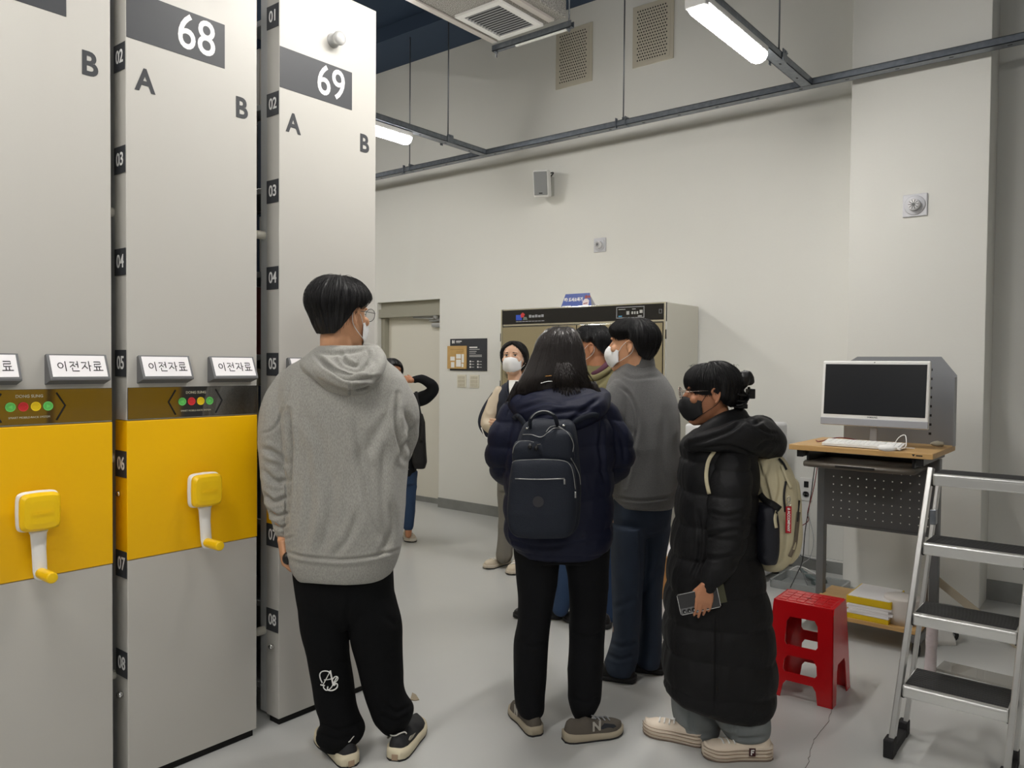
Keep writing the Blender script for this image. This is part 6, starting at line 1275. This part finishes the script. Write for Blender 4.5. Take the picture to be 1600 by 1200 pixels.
# ---- woman in the long black padded coat
def coat_woman():
    p = Person('woman in a long black padded coat and black mask, glasses, holding a phone', (1120, 1170), 3.07)
    M = headM(p.j(1110, 618), -82, -6, 0, .96)
    b = MB(); head(b, M, p.j(1128, 672, .01), .047)
    p.rows(b, [(680, 1095, 1160, 0, .08), (740, 1085, 1160, 0, .10), (850, 1080, 1160, 0, .10), (930, 1078, 1165, 0, .10)])
    p.limb(b, [(1140, 708, -.10, 17), (1139, 780, -.17, 15), (1133, 850, -.20, 13), (1116, 895, -.22, 11), (1106, 914, -.235, 9.5)]); p.limb(b, [(1115, 708, .14, 17), (1100, 780, .2, 14), (1090, 850, .2, 11), (1080, 900, .2, 9)])
    stand_legs(b, p, [(1110, 940, .08), (1135, 940, -.04)], [(1095, 1050, .08), (1150, 1060, -.04)], [(1093, 1140, .08), (1168, 1150, -.05)], (26, 18, 11))
    hand(b, p.j(1104, 911, -.240), -Z * .97 - HR * .12, -HR, HF * 1.0, (.05, .12, .18, .24), .80, .25, .035)
    hand(b, p.j(1080, 900, .2), -Z, -HR, HF, (.5,) * 4, .85)
    p.part('body', b, M_SKIN2, .0038, 3)
    # gathered black hair, bun and claw clip
    pm = lambda t: np.interp(abs(t), [0, .8, 1.2, 1.5, 1.8, 2.1, 2.4, 2.7, PI], [2.6, 2.6, 2.4, 2.0, 1.90, 1.88, 1.78, 1.60, 1.42])
    hair(p, M, M_HAIR, pm, lambda t, ph: np.interp(ph, [0, .7, 1.3, 2.0, 2.5], [.018, .023, .025, .018, .006]) * (1.0 if abs(t) < 1.6 else .72), strands=1100, seed=21, stray=.005, groove=.003, tp=lambda t: 9.0 if abs(t) < 1.3 else 2.4)
    b = MB(); p.limb(b, [(1146, 604, .0, 13), (1158, 596, -.01, 12), (1166, 588, -.01, 10), (1170, 594, .01, 9)]); p.limb(b, [(1148, 612, -.01, 14), (1156, 626, -.01, 12), (1154, 634, 0, 8)])
    bun = p.part('hair_bun', b, M_HAIR, .004, 3, lambda P, N: folds(P, .003, (60, 60, 60), 4))
    M_CL = mat('claw_clip_black', rgb(18, 18, 20), .3)
    b = MB()
    q = lambda px, py, dd=0: p.j(px, py, dd)
    b.tube([q(1150, 634, -.06), q(1160, 632, -.065), q(1168, 624, -.05), q(1171, 614, -.03), q(1170, 606, .0)], .006, smooth=4); b.tube([q(1152, 616, -.075), q(1162, 618, -.065), q(1170, 618, -.035)], .0045, smooth=4); b.tube([q(1152, 626, -.07), q(1162, 627, -.062), q(1168, 624, -.035)], .0045, smooth=4)
    Mx = Matrix((HR, HF, Z)).transposed().to_4x4(); Mx.translation = q(1172, 615, -.02); b.box(-.010, .012, -.03, .03, -.019, .019, bev=.003, M=Mx); Mx = Mx.copy(); Mx.translation = q(1158, 634, -.03); b.box(-.02, .016, -.035, .035, -.010, .008, bev=.003, M=Mx)
    b.build('claw_clip', M_CL, p.root)
    rn = random.Random(6); b = MB()
    for k in range(70):
        x0, y0 = rn.uniform(1078, 1150), 570; a = rn.uniform(-1, 1); P_ = [q(x0, 572 + abs(x0 - 1115) * .15, .0), q(x0 + 4 * a, 568 + abs(x0 - 1115) * .12 - rn.uniform(0, 3), .01), q(x0 + 10 * a, 569 + abs(x0 - 1115) * .14 - rn.uniform(0, 3), .02)]; b.tube(P_, .0004, smooth=3, seg=3)
    b.build('loose_strands', M_HAIR, p.root)
    mask(p, M, mat('mask_black', rgb(24, 24, 26), .7), mat('mask_black', rgb(24, 24, 26)), label='black face mask'); glasses(p, M, mat('rose_metal_frame', rgb(168, 150, 140), .25, metal=.8), .024)
    # coat
    M_CO = mat('black_down_nylon', rgb(19, 19, 21), .62, bump=(90, .15), spec=.3)
    b = MB(); p.rows(b, [(668, 1092, 1150, .0, .09), (678, 1080, 1165, .0, .12), (692, 1068, 1178, .0, .15), (720, 1065, 1180, .0, .17), (760, 1062, 1179, .0, .175), (800, 1058, 1178, .0, .175), (850, 1051, 1178, .0, .175), (893, 1045, 1188, .0, .18), (933, 1041, 1197, .0, .185), (980, 1039, 1203, .0, .19), (1030, 1038, 1207, .0, .195), (1060, 1038, 1208, .0, .195), (1080, 1042, 1206, .0, .19), (1090, 1060, 1204, .0, .18), (1100, 1085, 1200, -.01, .165), (1110, 1108, 1192, -.02, .14)], 2.6)
    crc = [([(1092, 800), (1094, 860), (1080, 905)], 2.5, 9), ([(1120, 960), (1119, 1030), (1118, 1110)], 2.2, 7)]
    coat = p.part('long_coat', b, M_CO, .0065, 6, lambda P, N: puffs(P, .125, .012, 4) + crease(P, N, crc), 'long black padded coat')
    b = MB(); p.limb(b, [(1142, 706, -.10, 26), (1142, 745, -.15, 32), (1139, 790, -.18, 33), (1136, 840, -.20, 31), (1126, 878, -.215, 25), (1111, 906, -.225, 17), (1106, 916, -.230, 14)])
    slv = p.part('sleeve', b, M_CO, .006, 5, lambda P, N: puffs(P, .085, .009, 9) + crease(P, N, [([(1105, 838), (1125, 832), (1165, 826)], 3, 7), ([(1108, 800), (1135, 806), (1168, 798)], 3, 6), ([(1102, 870), (1125, 872), (1150, 866)], 3, 6)]))
    b = MB(); p.limb(b, [(1115, 700, .13, 24), (1104, 770, .18, 27), (1098, 840, .2, 24), (1086, 890, .2, 16)]); p.part('sleeve', b, M_CO, .007, 5, lambda P, N: puffs(P, .085, .009, 2))
    b = MB(); p.limb(b, [(1078, 694, -.09, 12), (1100, 690, -.15, 17), (1130, 686, -.16, 22), (1160, 684, -.13, 28), (1186, 684, -.06, 32), (1200, 692, .0, 28), (1190, 690, .09, 26), (1150, 676, .13, 20), (1110, 680, .12, 14), (1085, 692, .06, 10)])
    p.limb(b, [(1088, 684, -.08, 10), (1112, 668, -.09, 12), (1138, 656, -.06, 13), (1156, 652, .0, 14), (1140, 654, .06, 12), (1110, 664, .09, 11)]); p.limb(b, [(1172, 672, -.02, 18), (1188, 664, .0, 16), (1202, 680, .0, 18), (1206, 702, .0, 17), (1196, 712, -.02, 13)])
    p.part('hood', b, M_CO, .006, 5, lambda P, N: folds(P, .008, (11, 11, 11), 3) + crease(P, N, [([(1078, 694), (1110, 684), (1140, 672), (1158, 660)], 3, 9), ([(1165, 655), (1180, 662), (1192, 656)], 2.5, 7), ([(1182, 700), (1196, 690), (1214, 690)], 3, 6), ([(1104, 700), (1140, 698), (1175, 708)], 2.5, 6), ([(1186, 668), (1200, 676), (1212, 676)], 2, 6)]), 'big padded hood')
    # pale jeans and chunky sneakers
    b = MB(); p.rows(b, [(1040, 1050, 1112, .08, .10), (1080, 1050, 1116, .08, .105), (1105, 1050, 1120, .08, .11), (1130, 1057, 1123, .07, .105), (1146, 1070, 1118, .07, .09), (1152, 1080, 1112, .07, .07)], 2.3)
    p.rows(b, [(1040, 1118, 1190, -.05, .10), (1090, 1117, 1196, -.05, .105), (1115, 1116, 1200, -.05, .10), (1133, 1122, 1202, -.05, .09), (1145, 1130, 1200, -.05, .08), (1152, 1138, 1194, -.05, .06)], 2.3)
    p.part('jeans', b, M_DENIM_L, .006, 5, lambda P, N: crease(P, N, [([(1120, 1140), (1140, 1150), (1165, 1155), (1198, 1150)], 3, 8), ([(1140, 1110), (1150, 1135), (1145, 1158)], 2.5, 5), ([(1080, 1095), (1078, 1125), (1084, 1150)], 3, 6), ([(1095, 1110), (1105, 1120), (1118, 1122)], 3, 4), ([(1060, 1135), (1085, 1146), (1115, 1146)], 2.5, 5)]) + folds(P, .005, (10, 10, 8), 14), 'pale grey wide jeans')
    MU = mat('chunky_sneaker_cream', rgb(222, 208, 190), .6, bump=(60, .1)); MS = mat('chunky_sole_cream', rgb(214, 200, 182), .6, bump=(14, .9, (.2, .2, 9))); MSt = mat('stitch_brown', rgb(150, 128, 108), .7)
    for hx, hy, a, L in ((1094, 1163, -62, .235), (1198, 1183, -90, .25)):
        sh, o, f, x = shoe(p, on_z(hx, hy), a, L, MU, MS, .050, .082, .046, label='chunky cream sneaker', outsole=mat('outsole_brown', rgb(120, 104, 92), .7)); laces(sh, o, f, x, L, .082, M_WPRINT, .022, 4)
        for zz in (.018, .032, .045):
            b = MB(); P_ = []
            for t_ in np.linspace(0.03, 1.0, 22): w = .050 * np.interp(t_, [0, .04, .12, .3, .5, .7, .85, .95, 1], [.30, .58, .74, .80, .84, 1.0, .92, .62, .22]) + .0065; P_.append(o + f * (t_ * (L + .012) - .018) - x * w + x * .006 * math.sin(PI * t_) + Z * (zz + .03 * max(0, t_ - .8)))
            b.tube(P_, .0013, seg=5); b.build('sole_groove', MSt, sh)
        if a > -80: continue
        b = MB(); c = o + f * (.28 * L) - x * .0475 + Z * .042; b.plate(rrect(-.012, .012, -.015, .015, .001), [], c, -f if True else f, Z, .002) if False else b.prism([(-.012, -.015), (.012, -.015), (.012, .015), (-.012, .015)], c, -f, Z, .002 * 1); tb_ = b.build('side_badge', mat('badge_maroon', rgb(60, 22, 26), .5), sh)
        b = MB(); c2 = c - x * .0026; b.box(-.006, -.002, -.001, .001, -.010, .010, M=Matrix.Translation(c2) @ Matrix((-f, x, Z)).transposed().to_4x4()); b.box(-.006, .007, -.001, .001, .006, .010, M=Matrix.Translation(c2) @ Matrix((-f, x, Z)).transposed().to_4x4()); b.box(-.006, .005, -.001, .001, -.002, .002, M=Matrix.Translation(c2) @ Matrix((-f, x, Z)).transposed().to_4x4()); b.build('badge_mark', M_WPRINT, sh)
    # phone in the hand, with its flap case
    t = thing('phone', 'dark phone with three camera lenses held in the hand of the long coat woman', 'phone', p.j(1085, 940, -.235))
    ang = math.radians(13); ux = (HR * math.cos(ang) + Z * math.sin(ang)); uz = (-HR * math.sin(ang) + Z * math.cos(ang)); Mp = Matrix((ux, HF, uz)).transposed().to_4x4(); Mp.translation = p.j(1090, 939, -.232)
    b = MB(); b.box(-.070, .078, -.0045, .0045, -.038, .038, bev=.0042, seg=3, M=Mp); b.build('phone_body', mat('phone_graphite', rgb(66, 66, 68), .25, metal=.4), t)
    b = MB(); b.plate(rrect(-.0705, .0785, -.0385, .0385, .008), [rrect(-.067, .075, -.035, .035, .006)], Mp @ Vector((0, .003, 0)), ux, uz, .0062); b.build('metal_frame', M_CHROME, t)
    b = MB(); b.box(-.0675, -.005, -.0065, -.0040, -.036, -.014, bev=.001, M=Mp); cb = b.build('camera_bump', mat('camera_bump', rgb(120, 120, 122), .2, metal=.6), t)
    for k in range(3): b = MB(); b.cyl(Mp @ Vector((-.056 + .017 * k, -.0062, -.025)), Mp @ Vector((-.056 + .017 * k, -.0085, -.025)), .0068, seg=20); b.mi = 1; b.ell(Mp @ Vector((-.0545 + .017 * k, -.0088, -.027)), (.0018,) * 3, sub=1); b.build('lens', [M_INK, M_WPRINT], cb)  # small white bead on each lens is a painted glint
    Mf = Mp.copy(); Mf.translation = p.j(1112, 930, -.226); b = MB(); b.box(-.010, .050, -.003, .003, -.036, .034, bev=.002, M=Mf); b.build('case_flap', mat('khaki_case', rgb(72, 72, 52), .6), t, 'khaki case flap')
    # beige backpack
    t = thing('backpack', 'beige backpack with red tag and dark side pocket worn over the long coat', 'backpack', p.j(1210, 885, 0)); pk = Person.__new__(Person); pk.D = p.D; pk.root = t
    M_BG = mat('beige_canvas', rgb(206, 198, 168), .8, bump=(300, .25), var=(10, rgb(192, 182, 150), .25)); M_TP = mat('taupe_trim', rgb(108, 98, 84), .8)
    b = MB(); pk.rows(b, [(708, 1173, 1212, .02, .07), (716, 1171, 1222, .02, .10), (732, 1170, 1231, .02, .125), (760, 1171, 1236, .02, .135), (800, 1172, 1238, .02, .14), (840, 1172, 1236, .02, .14), (866, 1174, 1228, .02, .135), (880, 1181, 1218, .02, .11), (886, 1190, 1208, .02, .08)], 2.8)
    body = pk.part('pack_body', b, M_BG, .006, 5, lambda P, N: crease(P, N, [([(1184, 718), (1192, 745), (1200, 770), (1204, 790)], 2.5, 9), ([(1200, 722), (1196, 750), (1204, 785)], 2.5, 7), ([(1216, 728), (1220, 760), (1214, 790)], 3, 7), ([(1222, 800), (1224, 840), (1216, 880)], 3, 6), ([(1190, 878), (1205, 884), (1222, 872)], 2.5, 5)]) + folds(P, .007, (12, 12, 7), 5))
    b = MB(); pk.rows(b, [(744, 1224, 1234, .02, .07), (753, 1221, 1240, .02, .095), (790, 1221, 1243, .02, .105), (830, 1222, 1244, .02, .105), (858, 1220, 1240, .02, .10), (874, 1214, 1230, .02, .08)], 2.6)
    fr = pk.part('front_pocket', b, M_BG, .0055, 4, lambda P, N: folds(P, .005, (12, 12, 7), 9))
    b = MB(); pk.rows(b, [(788, 1186, 1204, -.105, .03), (795, 1183, 1212, -.11, .045), (830, 1182, 1214, -.115, .05), (865, 1184, 1213, -.11, .045), (879, 1190, 1210, -.10, .03)], 2.6)
    sp = pk.part('side_pocket', b, mat('dark_navy_mesh', rgb(24, 26, 36), .55, bump=(40, .3)), .005, 4, lambda P, N: folds(P, .009, (18, 18, 14), 3), 'dark side pocket')
    hit = caster(body, fr, sp)
    b = MB(); ribbon(b, hit, [(1187, 772), (1196, 782), (1208, 788), (1219, 796)], 5, .003, 5, .003); b.build('side_strap', mat('black_webbing', rgb(22, 23, 25), .8), t)
    b = MB(); ribbon(b, hit, [(1214, 798), (1211, 810), (1213, 825)], 2.5, .004, 4, .003); b.build('cream_strap', M_BG, t)
    b = MB(); ribbon(b, hit, [(1228, 752), (1225, 775), (1227, 800)], 1.8, .002, 5, .002); b.build('zip_gap', M_INK, t)
    b = MB(); ribbon(b, hit, [(1222, 726), (1229, 745), (1237, 763)], 2.6, .006, 5, .005); b.build('zip_flap', M_BG, t)
    b = MB(); ribbon(b, hit, [(1217, 716), (1224, 724), (1229, 734)], 1.8, .008, 5, .005); b.build('webbing_loop', mat('black_webbing', rgb(22, 23, 25)), t)
    b = MB(); ribbon(b, hit, [(1248, 800), (1245, 830), (1242, 852), (1234, 870)], 3.0, .002, 5, .003); b.build('lower_trim', M_TP, t)
    b = MB(); trace(b, hit, [(1249, 782), (1247, 800), (1246, 815)], .004, .004); b.build('zip_pull', M_INK, t)
    tg = thing('key_tag', 'red fabric tag with white letters hanging from the beige backpack', 'tag', p.j(1232, 812, -.12)); c = hit(1232, 812, .012)
    u = -Z; v = HR; n_ = u.cross(v)
    b = MB(); b.box(-.0105, .0105, -.0012, .0012, -.050, .050, M=Matrix.Translation(c) @ Matrix((HR, HF, Z)).transposed().to_4x4()); tb_ = b.build('tag_strip', mat('tag_red', rgb(176, 20, 36), .7), tg)
    b = MB(); b.text('# ACCOMPANY', .0135, c - HF * .0018 , -Z, HR, .0004, bold=.0004, squeeze=.92); b.build('tag_lettering', M_WPRINT, tb_)
    b = MB(); cc = c + Z * .058
    b.tube([cc + HR * (.006 * math.cos(a)) + Z * (.007 * math.sin(a)) for a in np.linspace(0, 2 * PI, 17)], .0013, seg=6); cc = cc + Z * .018; b.tube([cc + HR * (.0055 * math.cos(a)) + Z * (.011 * math.sin(a)) for a in np.linspace(0, 2 * PI, 17)], .0015, seg=6); b.build('snap_hook', M_CHROME, tg)
    h4 = caster(coat, slv)
    b = MB(); ribbon(b, h4, [(1117, 704), (1108, 718), (1104, 735), (1104, 752), (1108, 772)], 3.0, .004, 6, .005); b.build('shoulder_strap', M_BG, t)
coat_woman()
